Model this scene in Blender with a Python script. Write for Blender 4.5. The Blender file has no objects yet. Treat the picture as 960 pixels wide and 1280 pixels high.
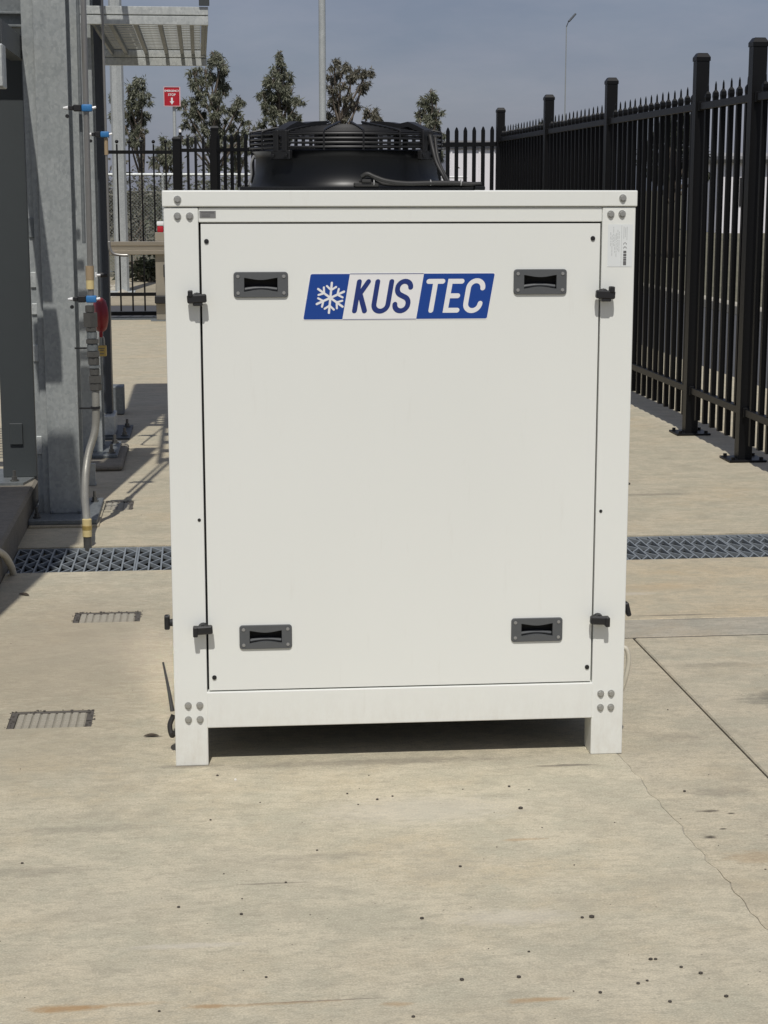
import bpy, bmesh, math, random
from mathutils import Vector, Matrix
R = math.radians
S = bpy.context.scene
C = S.collection
rnd = random.Random(7)

# ---------------------------------------------------------------- camera, sky, sun, exposure
# the site grid runs along +Y; the photographer looks 6 degrees to the right of it from 1.48 m
cam_d = bpy.data.cameras.new('camera')
cam = bpy.data.objects.new('camera', cam_d); C.objects.link(cam)
cam.location = (0, 0, 1.48)
cam.rotation_euler = (R(90 - 10.474), 0, R(-5.97))
cam_d.sensor_fit = 'VERTICAL'; cam_d.sensor_height = 36; cam_d.lens = 61.31
cam_d.clip_start = 0.05; cam_d.clip_end = 3000
S.camera = cam

SUN_EL, SUN_HEAD = 56.0, 8.4          # elevation; light travels 8.4 deg right of the grid's +Y
W = bpy.data.worlds.new('World'); S.world = W; W.use_nodes = True
wn = W.node_tree.nodes; wl = W.node_tree.links
bg = wn['Background']
sky = wn.new('ShaderNodeTexSky'); sky.sky_type = 'NISHITA'; sky.sun_disc = False
sky.sun_elevation = R(SUN_EL); sky.sun_rotation = R(180 + SUN_HEAD)
sky.air_density = 1.0; sky.dust_density = 1.2; sky.ozone_density = 1.5; sky.altitude = 50
# thin grey cloud veil over the whole sky
tc = wn.new('ShaderNodeTexCoord'); mp = wn.new('ShaderNodeMapping'); mp.inputs['Scale'].default_value = (1.5, 1.5, 5.0)
nz = wn.new('ShaderNodeTexNoise'); nz.inputs['Scale'].default_value = 2.2; nz.inputs['Detail'].default_value = 5
rp = wn.new('ShaderNodeValToRGB'); rp.color_ramp.elements[0].position = 0.35; rp.color_ramp.elements[1].position = 0.75
rp.color_ramp.elements[0].color = (0.70, 0.70, 0.70, 1); rp.color_ramp.elements[1].color = (0.84, 0.84, 0.84, 1)
mixs = wn.new('ShaderNodeMix'); mixs.data_type = 'RGBA'; mixs.inputs['B'].default_value = (2.72, 2.98, 4.15, 1)
wl.new(tc.outputs['Generated'], mp.inputs['Vector']); wl.new(mp.outputs[0], nz.inputs['Vector'])
wl.new(nz.outputs['Fac'], rp.inputs[0]); wl.new(rp.outputs[0], mixs.inputs['Factor'])
n2 = wn.new('ShaderNodeTexNoise'); n2.inputs['Scale'].default_value = 5.0; n2.inputs['Detail'].default_value = 6; n2.inputs['Roughness'].default_value = .6
mp2 = wn.new('ShaderNodeMapping'); mp2.inputs['Scale'].default_value = (1, 1, 3.2); mp2.inputs['Location'].default_value = (3.1, 1.2, .4)
r2 = wn.new('ShaderNodeValToRGB'); r2.color_ramp.elements[0].position = .38; r2.color_ramp.elements[1].position = .68
r2.color_ramp.elements[0].color = (2.42, 2.75, 3.88, 1); r2.color_ramp.elements[1].color = (3.55, 3.62, 4.65, 1)
wl.new(tc.outputs['Generated'], mp2.inputs['Vector']); wl.new(mp2.outputs[0], n2.inputs['Vector']); wl.new(n2.outputs['Fac'], r2.inputs[0]); wl.new(r2.outputs[0], mixs.inputs['B'])
wl.new(sky.outputs[0], mixs.inputs['A']); wl.new(mixs.outputs['Result'], bg.inputs['Color'])
bg.inputs['Strength'].default_value = 0.075

sun_d = bpy.data.lights.new('sun', 'SUN'); sun = bpy.data.objects.new('sun', sun_d); C.objects.link(sun)
sun_d.energy = 3.22; sun_d.angle = R(0.53); sun_d.color = (1.0, 0.965, 0.915)
ce = math.cos(R(SUN_EL))
sun.rotation_euler = Vector((math.sin(R(SUN_HEAD)) * ce, math.cos(R(SUN_HEAD)) * ce, -math.sin(R(SUN_EL)))).to_track_quat('-Z', 'Y').to_euler()
sun.location = (-2, -8, 14)
S.view_settings.view_transform = 'Standard'; S.view_settings.look = 'None'
S.view_settings.exposure = 0.0; S.view_settings.gamma = 1.0
S.cycles.blur_glossy = 0.0; S.cycles.sample_clamp_indirect = 0; S.cycles.caustics_reflective = True   # the glossy side sheet throws sun onto the slab

# ---------------------------------------------------------------- material helpers
class NT:
    def __init__(s, name):
        s.m = bpy.data.materials.new(name); s.m.use_nodes = True
        s.n = s.m.node_tree.nodes; s.l = s.m.node_tree.links
        s.b = s.n['Principled BSDF']
        s.tc = s.n.new('ShaderNodeTexCoord')
    def link(s, a, b): s.l.new(a, b)
    def mapping(s, scale=(1, 1, 1), loc=(0, 0, 0), src='Object'):
        m = s.n.new('ShaderNodeMapping'); m.inputs['Scale'].default_value = scale; m.inputs['Location'].default_value = loc
        s.link(s.tc.outputs[src], m.inputs[0]); return m.outputs[0]
    def noise(s, vec, scale, detail=4, rough=.55):
        n = s.n.new('ShaderNodeTexNoise'); n.inputs['Scale'].default_value = scale
        n.inputs['Detail'].default_value = detail; n.inputs['Roughness'].default_value = rough
        s.link(vec, n.inputs['Vector']); return n.outputs['Fac']
    def ramp(s, fac, stops):
        r = s.n.new('ShaderNodeValToRGB'); e = r.color_ramp.elements
        while len(e) < len(stops): e.new(0.5)
        for i, (p, c) in enumerate(stops):
            e[i].position = p; e[i].color = (c, c, c, 1) if isinstance(c, (int, float)) else (*c, 1)
        s.link(fac, r.inputs[0]); return r.outputs[0]
    def mix(s, fac, a, b, mode='MIX'):
        m = s.n.new('ShaderNodeMix'); m.data_type = 'RGBA'; m.blend_type = mode
        for k, v in (('Factor', fac), ('A', a), ('B', b)):
            i = m.inputs[k] if k == 'Factor' else [q for q in m.inputs if q.name == k and q.type == 'RGBA'][0]
            if hasattr(v, 'links'): s.link(v, i)
            elif k == 'Factor': i.default_value = v
            else: i.default_value = (*v, 1)
        return [o for o in m.outputs if o.type == 'RGBA'][0]
    def math(s, op, a, b=None):
        m = s.n.new('ShaderNodeMath'); m.operation = op
        for i, v in enumerate((a, b)):
            if v is None: continue
            if hasattr(v, 'links'): s.link(v, m.inputs[i])
            else: m.inputs[i].default_value = v
        return m.outputs[0]
    def bump(s, h, strength, dist):
        b = s.n.new('ShaderNodeBump'); b.inputs['Strength'].default_value = strength; b.inputs['Distance'].default_value = dist
        s.link(h, b.inputs['Height']); s.link(b.outputs[0], s.b.inputs['Normal'])
    def set(s, color=None, rough=None, metal=None, spec=None):
        for k, v in (('Base Color', color), ('Roughness', rough), ('Metallic', metal), ('Specular IOR Level', spec)):
            if v is None: continue
            if hasattr(v, 'links'): s.link(v, s.b.inputs[k])
            else: s.b.inputs[k].default_value = (*v, 1) if isinstance(v, tuple) else v
        return s.m

def simple(name, col, rough=.5, metal=0., var=.12, scale=30, spec=None, bump=0.):
    t = NT(name); v = t.mapping()
    f = t.noise(v, scale, 4); f2 = t.noise(v, scale * .13, 3)
    lo = tuple(c * (1 - var) for c in col); hi = tuple(min(1, c * (1 + var)) for c in col)
    c = t.mix(t.math('MULTIPLY', t.math('ADD', f, f2), .5), lo, hi)
    t.set(c, rough, metal, spec)
    if bump: t.bump(f, bump, .002)
    return t.m

def ellipse_mask(t, cx, cy, rx, ry, edge=.35, rot=0):
    """1 inside a soft, ragged ellipse on the ground"""
    m = t.n.new('ShaderNodeMapping'); m.vector_type = 'TEXTURE'
    m.inputs['Location'].default_value = (cx, cy, 0); m.inputs['Scale'].default_value = (rx, ry, 1e4)
    m.inputs['Rotation'].default_value = (0, 0, rot)
    t.link(t.tc.outputs['Object'], m.inputs[0])
    ln = t.n.new('ShaderNodeVectorMath'); ln.operation = 'LENGTH'; t.link(m.outputs[0], ln.inputs[0])
    d = t.math('ADD', ln.outputs['Value'], t.math('MULTIPLY', t.math('SUBTRACT', t.noise(t.mapping((1, 2.2, 1)), 28, 4, .7), .5), 1.6))
    return t.ramp(d, [(1 - edge if edge < 1 else 0.01, 1.0), (1.0, 0.0)])

def concrete(name, base, warm, streak=1.0, stains=(), grime=.5):
    t = NT(name)
    n_big = t.noise(t.mapping((1, 1.2, 1)), 1.3, 5, .62)
    n_tint = t.noise(t.mapping((1, 1.1, 1), (11, 3, 0)), 3.2, 6, .68)
    n_mid = t.noise(t.mapping((1, 1.5, 1), (3, 1, 0)), 6.5, 8, .70)
    n_str = t.noise(t.mapping((1, 2.4, 1), (1, 9, 0)), 17, 9, .74)
    n_dash = t.noise(t.mapping((1, 3.0, 1), (4, 2, 0)), 48, 5, .7)
    n_fin = t.noise(t.mapping((1, 1.3, 1)), 210, 3, .6)
    n_pat = t.noise(t.mapping((1, 1.4, 1), (7, 4, 0)), 8, 9, .78)
    c = t.mix(t.ramp(n_big, [(.40, 0.), (.60, 1.)]), base, tuple(x * y for x, y in zip(warm, (1.02, .995, .955))))
    c = t.mix(t.ramp(n_tint, [(.42, .0), (.58, .9)]), c, tuple(x * y for x, y in zip(base, (.90, .925, .92))))
    c = t.mix(t.ramp(n_mid, [(.46, 0.), (.58, .62)]), c, tuple(x * y for x, y in zip(warm, (1.17, 1.18, 1.2))))
    dk = tuple(x * y for x, y in zip(base, (.74, .74, .74)))
    c = t.mix(t.math('MULTIPLY', t.ramp(n_str, [(.50, 0.), (.60, 1.)]), .58 * streak), c, dk)
    c = t.mix(t.ramp(n_dash, [(.53, 0.), (.64, .46)]), c, tuple(x * .60 for x in base))
    c = t.mix(t.ramp(n_dash, [(.34, .34), (.45, 0.)]), c, tuple(min(.8, x * 1.28) for x in base))
    c = t.mix(t.math('MULTIPLY', t.ramp(n_pat, [(.53, 0.), (.64, .9)]), grime), c, tuple(x * .68 for x in base))
    n_cl = t.noise(t.mapping((1, 1.3, 1), (2, 8, 0)), 4.2, 9, .72)
    c = t.mix(t.ramp(n_cl, [(.53, 0.), (.63, .50)]), c, tuple(x * y for x, y in zip(base, (.74, .735, .73))))
    c = t.mix(t.ramp(n_fin, [(.36, .34), (.55, 0.)]), c, tuple(x * .5 for x in base))
    c = t.mix(t.ramp(n_fin, [(.54, 0.), (.72, .30)]), c, tuple(min(.8, x * 1.5) for x in base))
    vo = t.n.new('ShaderNodeTexVoronoi'); vo.inputs['Scale'].default_value = 34; vo.inputs['Randomness'].default_value = 1
    t.link(t.mapping((1, 1.2, 1)), vo.inputs['Vector'])
    pores = t.math('MULTIPLY', t.ramp(vo.outputs['Distance'], [(.04, 1.), (.09, 0.)]), t.ramp(t.noise(t.mapping(), 6, 3), [(.55, 0.), (.6, .8)]))
    c = t.mix(pores, c, (.09, .08, .065))
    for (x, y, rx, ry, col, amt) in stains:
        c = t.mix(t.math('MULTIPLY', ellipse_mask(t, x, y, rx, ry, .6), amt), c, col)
    t.set(c, .88, 0, .25)
    h = t.math('ADD', t.math('MULTIPLY', n_fin, .35), t.math('ADD', t.math('MULTIPLY', n_str, .6), t.math('MULTIPLY', n_dash, .5)))
    t.bump(h, .35, .0035)
    return t.m

RUST = (.36, .22, .10); DARK = (.13, .115, .095); PALE = (.55, .51, .43)
M = {}
M['conc_main'] = concrete('pale_concrete', (.495, .450, .340), (.508, .450, .328), 1, [
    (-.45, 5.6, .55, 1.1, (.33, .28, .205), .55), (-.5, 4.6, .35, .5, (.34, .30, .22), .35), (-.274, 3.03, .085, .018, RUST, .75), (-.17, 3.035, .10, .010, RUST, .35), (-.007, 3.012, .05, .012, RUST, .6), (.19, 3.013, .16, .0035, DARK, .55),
    (.10, 3.01, .16, .008, RUST, .35), (.337, 2.985, .035, .014, RUST, .45), (.60, 2.975, .07, .013, RUST, .6),
    (-.05, 3.28, .14, .016, PALE, .5), (.62, 3.35, .16, .05, PALE, .35), (.5, 4.0, .3, .12, PALE, .35), (.72, 3.78, .06, .010, RUST, .4),
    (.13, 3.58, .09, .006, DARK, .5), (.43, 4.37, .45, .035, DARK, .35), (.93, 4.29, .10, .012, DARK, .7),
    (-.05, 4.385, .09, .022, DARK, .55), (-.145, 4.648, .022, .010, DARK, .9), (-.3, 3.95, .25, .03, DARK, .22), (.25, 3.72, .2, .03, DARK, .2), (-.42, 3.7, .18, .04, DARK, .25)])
M['conc_strip'] = concrete('brownish_concrete', (.475, .425, .318), (.495, .43, .305), .9, [
    (1.155, 3.752, .018, .012, (.06, .05, .04), .95), (1.20, 3.80, .012, .006, (.06, .05, .04), .9), (1.25, 3.9, .013, .007, (.06, .05, .04), .9), (1.20, 3.92, .03, .012, (.06, .05, .04), .8),
    (1.30, 3.75, .02, .006, DARK, .8), (1.22, 3.62, .08, .05, RUST, .3), (1.28, 4.5, .1, .05, DARK, .25), (1.27, 4.05, .1, .04, DARK, .3)])
M['conc_side'] = concrete('grey_beige_concrete', (.475, .43, .325), (.495, .43, .31), .9, [
    (1.75, 4.82, .22, .10, (.17, .16, .13), .8), (1.6, 5.2, .15, .04, DARK, .25), (1.75, 4.45, .1, .03, DARK, .5)])
M['conc_band'] = concrete('grey_concrete', (.395, .365, .295), (.415, .37, .285), .8, [(1.353, 5.79, .02, .012, DARK, .8), (1.7, 5.797, .15, .008, DARK, .5)])
M['conc_orange'] = concrete('tan_concrete', (.48, .425, .31), (.50, .415, .28), .9, [
    (1.353, 5.885, .02, .014, (.10, .08, .06), .9), (1.65, 5.86, .2, .012, (.17, .15, .12), .7), (1.7, 6.3, .2, .08, (.47, .35, .21), .35), (1.56, 6.2, .12, .03, PALE, .4), (1.3, 6.15, .1, .02, DARK, .5)])
M['conc_back'] = concrete('buff_concrete', (.475, .428, .318), (.49, .425, .305), 1, [(2.2, 8.3, .25, .04, DARK, .4), (1.95, 8.9, .2, .05, DARK, .3)])
M['pit_dirt'] = simple('packed_dirt', (.27, .25, .20), .95, 0, .3, 60)
M['joint_dirt'] = simple('dirt_filled_joint', (.10, .088, .07), .95, 0, .4, 40)
M['plinth'] = concrete('old_grey_concrete', (.26, .235, .19), (.24, .215, .17), 1, [])
M['pit_fill'] = concrete('rough_grey_concrete', (.40, .37, .30), (.36, .33, .27), .8, [], .7)

def white_paint():
    t = NT('off_white_powder_coat'); v = t.mapping()
    big = t.noise(t.mapping((1, 1, .5)), 1.7, 4); orange = t.noise(v, 420, 2, .5); dirt = t.noise(t.mapping((9, 9, 1.2)), 3, 6, .7)
    scuff = t.noise(t.mapping((2.5, 2.5, 1)), 14, 8, .8)
    c = t.mix(big, (.728, .742, .70), (.778, .79, .745))
    c = t.mix(t.ramp(dirt, [(.60, 0.), (.85, .22)]), c, (.50, .47, .40))
    c = t.mix(t.ramp(scuff, [(.66, 0.), (.74, .12)]), c, (.46, .44, .40))
    sep = t.n.new('ShaderNodeSeparateXYZ'); t.link(t.tc.outputs['Object'], sep.inputs[0])
    low = t.math('MULTIPLY', t.ramp(sep.outputs['Z'], [(0.0, 1.), (.22, 0.)]), t.ramp(scuff, [(.35, .05), (.75, .8)]))
    c = t.mix(t.math('MULTIPLY', low, .55), c, (.42, .36, .27))
    t.set(c, t.ramp(big, [(.3, .30), (.7, .44)]), 0, .45)
    t.bump(t.math('ADD', t.math('MULTIPLY', orange, .06), t.math('MULTIPLY', t.noise(v, 2.6, 2), 4.0)), .12, .0012)
    return t.m
M['white'] = white_paint()
def gloss_side():
    t = NT('glossy_off_white_sheet'); v = t.mapping((1, 1.2, .25))
    t.set((.80, .805, .77), .18, .9, .5)
    t.bump(t.noise(v, 4.2, 1), .28, .010); return t.m
M['white_gloss'] = gloss_side()

def galv(name, lo, hi, rough=.5, metal=.35):
    t = NT(name); v = t.mapping((1, 1, .75))
    vo = t.n.new('ShaderNodeTexVoronoi'); vo.inputs['Scale'].default_value = 95; t.link(v, vo.inputs['Vector'])
    sp = t.n.new('ShaderNodeSeparateColor'); t.link(vo.outputs['Color'], sp.inputs[0])
    n = t.noise(v, 9, 5, .65); st = t.noise(t.mapping((14, 14, .6)), 2.2, 5, .6)
    f = t.math('ADD', t.math('MULTIPLY', sp.outputs[0], .28), t.math('ADD', t.math('MULTIPLY', n, .5), t.math('MULTIPLY', st, .35)))
    c = t.mix(t.ramp(f, [(.3, 0.), (.8, 1.)]), lo, hi)
    wh = t.noise(t.mapping((1, 1, .35), (5, 2, 1)), 16, 6, .75)
    c = t.mix(t.ramp(wh, [(.66, 0.), (.78, .5)]), c, (.62, .63, .61))
    t.set(c, t.math('ADD', t.math('MULTIPLY', sp.outputs[1], .18), rough - .09), metal)
    t.bump(n, .12, .003); return t.m
M['galv'] = galv('galvanised_steel', (.25, .27, .268), (.375, .395, .385), .5, .25)
M['galv_new'] = galv('bright_galvanised_steel', (.36, .38, .37), (.54, .56, .54), .45, .25)
M['galv_dark'] = galv('weathered_galvanised_steel', (.13, .145, .15), (.21, .225, .225), .5, .3)
M['charcoal'] = simple('charcoal_painted_steel', (.045, .052, .054), .5, 0, .12, 12)
M['navy'] = simple('dark_blue_grey_paint', (.040, .046, .055), .42, 0, .15, 10)
M['black_fence'] = simple('black_powder_coat', (.0035, .0036, .0040), .42, 0, .2, 60, .28)
M['black_picket'] = simple('black_picket_coat', (.0022, .0023, .0026), .45, 0, .3, 30, .2)
M['black'] = simple('black_plastic', (.012, .012, .013), .5, 0, .25, 80)
M['black_metal'] = simple('black_painted_sheet', (.0045, .005, .0055), .36, 0, .25, 14, .3)
M['black_wire'] = simple('black_coated_wire', (.012, .012, .0125), .45, 0, .2, 30, .35)
M['rubber'] = simple('black_rubber_conduit', (.022, .021, .019), .55, 0, .3, 60)
M['grey_plastic'] = simple('dark_grey_plastic', (.085, .09, .093), .5, 0, .12, 120, bump=.15)
M['cavity'] = simple('black_recess_plastic', (.014, .014, .015), .6, 0, .2, 60)
M['screw'] = simple('dull_steel_screw', (.34, .34, .33), .45, .5, .2, 90)
M['bolt'] = simple('zinc_bolt', (.40, .40, .375), .38, .55, .2, 60)
M['dark_gap'] = simple('dark_backing', (.015, .015, .015), .8)
M['blue'] = simple('logo_blue_film', (.008, .052, .27), .35, 0, .05, 20)
M['navy_ink'] = simple('navy_film', (.016, .035, .17), .35, 0, .05, 20)
M['film_white'] = simple('white_film', (.78, .78, .77), .32, 0, .03, 20)
M['label_grey'] = simple('grey_foil_label', (.24, .24, .235), .4, .3, .3, 160)
M['label_pale'] = simple('pale_label', (.70, .725, .715), .4, 0, .05, 60)
M['ink_grey'] = simple('grey_print', (.50, .52, .515), .6, 0, .3, 400)
M['ink_black'] = simple('black_print', (.12, .12, .12), .6)
M['red'] = simple('red_plastic', (.21, .010, .016), .42, 0, .2, 24)
M['sign_red'] = simple('red_sign_face', (.42, .010, .022), .4, 0, .06, 20)
M['brass'] = simple('brass', (.55, .40, .13), .38, .5, .18, 40)
M['tape'] = simple('yellowed_pipe_sleeve', (.62, .50, .24), .5, 0, .22, 60)
M['copper'] = simple('tan_pipe_sleeve', (.36, .27, .165), .5, .1, .2, 60)
M['clamp_blue'] = simple('blue_pipe_clamp', (.035, .17, .40), .4, 0, .15, 40)
M['pipe'] = simple('dull_steel_pipe', (.30, .29, .27), .35, .6, .2, 40)
M['hose'] = simple('braided_steel_hose', (.27, .262, .228), .42, .3, .25, 220, bump=.5)
M['fitting'] = simple('dark_grey_fitting', (.11, .108, .10), .42, .4, .5, 50)
M['stainless'] = simple('brushed_stainless', (.42, .375, .30), .32, .75, .15, 14)
M['stainless_dull'] = simple('dull_stainless', (.33, .30, .24), .45, .4, .15, 14)
M['cream'] = simple('cream_cable', (.58, .54, .44), .5, 0, .1, 40)
M['grate'] = simple('grey_grate', (.24, .265, .28), .5, .1, .2, 70)
M['drain_shade'] = simple('shade_dark_drain', (.012, .012, .011), .6, 0, .4, 20)  # near-black colour stands in for the shade below the grates
M['steel_edge'] = simple('dark_rusty_steel_edge', (.105, .094, .080), .7, .1, .4, 70)
M['asphalt'] = simple('asphalt', (.066, .067, .070), .9, 0, .35, 120, bump=.4)
M['kerb'] = simple('pale_kerb', (.42, .39, .32), .9, 0, .12, 20)
M['bark'] = simple('grey_brown_bark', (.14, .115, .09), .9, 0, .35, 8)
M['leaf_debris'] = simple('dead_brown_leaf', (.06, .045, .03), .8, 0, .4, 60)
M['stone'] = simple('dark_gravel', (.06, .052, .042), .85, 0, .4, 60)
M['chip'] = simple('pale_chip', (.7, .68, .62), .8)
M['shed_white'] = simple('white_wall_sheet', (.80, .78, .80), .5, 0, .03, 2)
M['fascia'] = simple('grey_fascia', (.26, .26, .27), .6, 0, .08, 4)
M['enclosure'] = simple('mid_grey_enclosure', (.34, .36, .36), .5, 0, .08, 3)
M['lamp'] = simple('grey_lamp_housing', (.10, .11, .12), .5)

def terrain(name, c1, c2, c3):
    t = NT(name); v = t.mapping()
    n = t.noise(v, .35, 6, .65); f = t.noise(v, 3.2, 6, .7); g = t.noise(v, 25, 3, .6)
    c = t.mix(t.ramp(n, [(.38, 0.), (.62, 1.)]), c1, c2)
    c = t.mix(t.ramp(f, [(.5, 0.), (.7, .7)]), c, c3)
    c = t.mix(t.ramp(g, [(.35, .4), (.6, 0.)]), c, tuple(x * .7 for x in c2))
    t.set(c, .95, 0, .1); t.bump(f, .6, .05); return t.m
M['sand'] = terrain('sandy_bank', (.40, .35, .255), (.30, .27, .20), (.20, .18, .13))
M['terrain'] = terrain('dry_grass', (.20, .185, .135), (.15, .145, .105), (.10, .10, .07))

def foliage(name, c1, c2, c3):
    t = NT(name)
    g = t.n.new('ShaderNodeNewGeometry')
    c = t.ramp(g.outputs['Random Per Island'], [(0.0, c1), (.45, c2), (1.0, c3)])
    t.set(c, .5, 0, .4)
    tr = t.n.new('ShaderNodeBsdfTranslucent'); t.link(c, tr.inputs[0])
    mx = t.n.new('ShaderNodeMixShader'); mx.inputs[0].default_value = .30
    t.link(t.b.outputs[0], mx.inputs[1]); t.link(tr.outputs[0], mx.inputs[2])
    t.link(mx.outputs[0], t.n['Material Output'].inputs[0]); return t.m
M['gum'] = foliage('grey_green_gum_leaves', (.085, .095, .058), (.175, .185, .125), (.30, .30, .23))
M['gum_brown'] = foliage('olive_brown_gum_leaves', (.085, .083, .058), (.170, .160, .118), (.28, .265, .21))
M['dark_leaf'] = foliage('dark_green_leaves', (.022, .028, .016), (.042, .050, .030), (.075, .080, .052))

# ---------------------------------------------------------------- mesh helpers
def merge(bm, tmp):
    me = bpy.data.meshes.new('tmp'); tmp.to_mesh(me); bm.from_mesh(me); bpy.data.meshes.remove(me); tmp.free()

def box(bm, x0, x1, y0, y1, z0, z1, bev=0., rot=None, seg=1):
    t = bmesh.new(); bmesh.ops.create_cube(t, size=1)
    bmesh.ops.scale(t, vec=(x1 - x0, y1 - y0, z1 - z0), verts=t.verts)
    if bev: bmesh.ops.bevel(t, geom=t.edges[:], offset=bev, segments=seg, affect='EDGES', profile=.5)
    if rot is not None: bmesh.ops.transform(t, matrix=rot, verts=t.verts)
    bmesh.ops.translate(t, vec=((x0 + x1) / 2, (y0 + y1) / 2, (z0 + z1) / 2), verts=t.verts)
    merge(bm, t); return bm

def cyl(bm, p0, p1, r0, r1=None, n=14, caps=True, bev=0.):
    p0, p1 = Vector(p0), Vector(p1); d = p1 - p0
    t = bmesh.new()
    bmesh.ops.create_cone(t, cap_ends=caps, segments=n, radius1=r0, radius2=r0 if r1 is None else r1, depth=d.length)
    if bev:
        bmesh.ops.bevel(t, geom=[e for e in t.edges if any(len(f.verts) > 4 for f in e.link_faces)], offset=bev, segments=2, affect='EDGES')
    bmesh.ops.transform(t, matrix=Matrix.Translation((p0 + p1) / 2) @ d.to_track_quat('Z', 'Y').to_matrix().to_4x4(), verts=t.verts)
    merge(bm, t); return bm

def ball(bm, c, r, sub=2, scale=(1, 1, 1)):
    t = bmesh.new(); bmesh.ops.create_icosphere(t, subdivisions=sub, radius=r)
    bmesh.ops.scale(t, vec=scale, verts=t.verts); bmesh.ops.translate(t, vec=c, verts=t.verts)
    merge(bm, t); return bm

def catmull(pts, k=8):
    P = [Vector(p) for p in pts]; P = [2 * P[0] - P[1]] + P + [2 * P[-1] - P[-2]]; out = []
    for i in range(1, len(P) - 2):
        a, b, c, d = P[i - 1:i + 3]
        for j in range(k):
            s = j / k
            out.append(.5 * ((2 * b) + (c - a) * s + (2 * a - 5 * b + 4 * c - d) * s * s + (3 * b - a - 3 * c + d) * s ** 3))
    return out + [P[-2]]

def tube(bm, pts, r, n=10, smooth=8, closed=False):
    P = catmull(pts, smooth) if smooth else [Vector(p) for p in pts]
    rr = r if callable(r) else (lambda s: r)
    rings = []; N = len(P); up = Vector((0, 0, 1))
    prev = None
    for i, p in enumerate(P):
        if closed: d = P[(i + 1) % N] - P[i - 1]
        else: d = P[min(i + 1, N - 1)] - P[max(i - 1, 0)]
        d.normalize()
        if prev is None:
            x = d.cross(up if abs(d.z) < .9 else Vector((1, 0, 0))).normalized()
        else:
            x = (prev - d * prev.dot(d)).normalized()
        prev = x; y = d.cross(x)
        q = rr(i / max(1, N - 1))
        rings.append([bm.verts.new(p + (x * math.cos(2 * math.pi * k / n) + y * math.sin(2 * math.pi * k / n)) * q) for k in range(n)])
    last = N if closed else N - 1
    for i in range(last):
        A, B = rings[i], rings[(i + 1) % N]
        for k in range(n): bm.faces.new((A[k], A[(k + 1) % n], B[(k + 1) % n], B[k]))
    if not closed:
        bm.faces.new(rings[0][::-1]); bm.faces.new(rings[-1])
    return bm

def lathe(bm, c, prof, n=48, cap=False):
    rings = [[bm.verts.new((c[0] + r * math.cos(2 * math.pi * k / n), c[1] + r * math.sin(2 * math.pi * k / n), c[2] + z)) for k in range(n)] for r, z in prof]
    for A, B in zip(rings, rings[1:]):
        for k in range(n): bm.faces.new((A[k], A[(k + 1) % n], B[(k + 1) % n], B[k]))
    if cap: bm.faces.new(rings[-1]); bm.faces.new(rings[0][::-1])
    return bm

def prism(bm, poly, z0, z1):
    """poly counter-clockwise in XY, extruded from z0 to z1"""
    a = [bm.verts.new((x, y, z0)) for x, y in poly]; b = [bm.verts.new((x, y, z1)) for x, y in poly]
    n = len(poly); bm.faces.new(b); bm.faces.new(a[::-1])
    for i in range(n): bm.faces.new((a[i], a[(i + 1) % n], b[(i + 1) % n], b[i]))
    return bm

def BM(): return bmesh.new()

def tag(o, label=None, cat=None, group=None, kind=None):
    if label: o['label'] = label
    if cat: o['category'] = cat
    if group: o['group'] = group
    if kind: o['kind'] = kind
    return o

def obj(name, bm, mat, parent=None, smooth=False, local=False, label=None):
    """one mesh object; bm is in world metres unless local (the thing's own frame)"""
    if parent is not None and not local:
        bm.transform(world_of(parent).inverted())
    bmesh.ops.recalc_face_normals(bm, faces=bm.faces)
    me = bpy.data.meshes.new(name); bm.to_mesh(me); bm.free()
    if smooth:
        for p in me.polygons: p.use_smooth = True
        if smooth != 'all': me.set_sharp_from_angle(angle=R(40))
    me.materials.append(M[mat] if isinstance(mat, str) else mat)
    o = bpy.data.objects.new(name, me); C.objects.link(o)
    if parent is not None: o.parent = parent
    if label: o['label'] = label
    return o

def world_of(o):
    m = Matrix.LocRotScale(o.location, o.rotation_euler, o.scale)
    return world_of(o.parent) @ m if o.parent else m

def thing(name, label, cat, loc, rz=0., group=None):
    o = bpy.data.objects.new(name, None); C.objects.link(o)
    o.empty_display_size = .1; o.location = loc; o.rotation_euler = (0, 0, rz)
    return tag(o, label, cat, group)

def piece(src, loc, parent, rz=None, name=None):
    """copy of a part that shares its mesh"""
    c = src.copy(); C.objects.link(c); c.parent = parent; c.location = loc
    if rz is not None: c.rotation_euler = (0, 0, rz)
    return c

def copy_tree(o, parent=None):
    c = o.copy(); C.objects.link(c); c.parent = parent
    for ch in list(o.children): copy_tree(ch, c)
    return c

# ---------------------------------------------------------------- ground, slabs, drain channel
DR0, DR1 = 6.80, 7.29            # trench drain
HX0, HX1, HY0, HY1 = -6.5, 4.26, -3.0, 20.42   # excavated box under the slabs
bm = BM()
xs = [-900, HX0, HX1, 900]; ys = [-60, HY0, HY1, 2400]
vv = [[bm.verts.new((x, y, -.04)) for y in ys] for x in xs]
for i in range(3):
    for j in range(3):
        if (i, j) != (1, 1): bm.faces.new((vv[i][j], vv[i + 1][j], vv[i + 1][j + 1], vv[i][j + 1]))
lo = [bm.verts.new((x, y, -.31)) for x, y in ((HX0, HY0), (HX1, HY0), (HX1, HY1), (HX0, HY1))]
hi = [vv[1][1], vv[2][1], vv[2][2], vv[1][2]]
bm.faces.new(lo)
for i in range(4): bm.faces.new((lo[i], lo[(i + 1) % 4], hi[(i + 1) % 4], hi[i]))
ground = tag(obj('ground', bm, 'terrain'), 'dry sandy ground around the concrete yard', None, None, 'structure')

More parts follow.
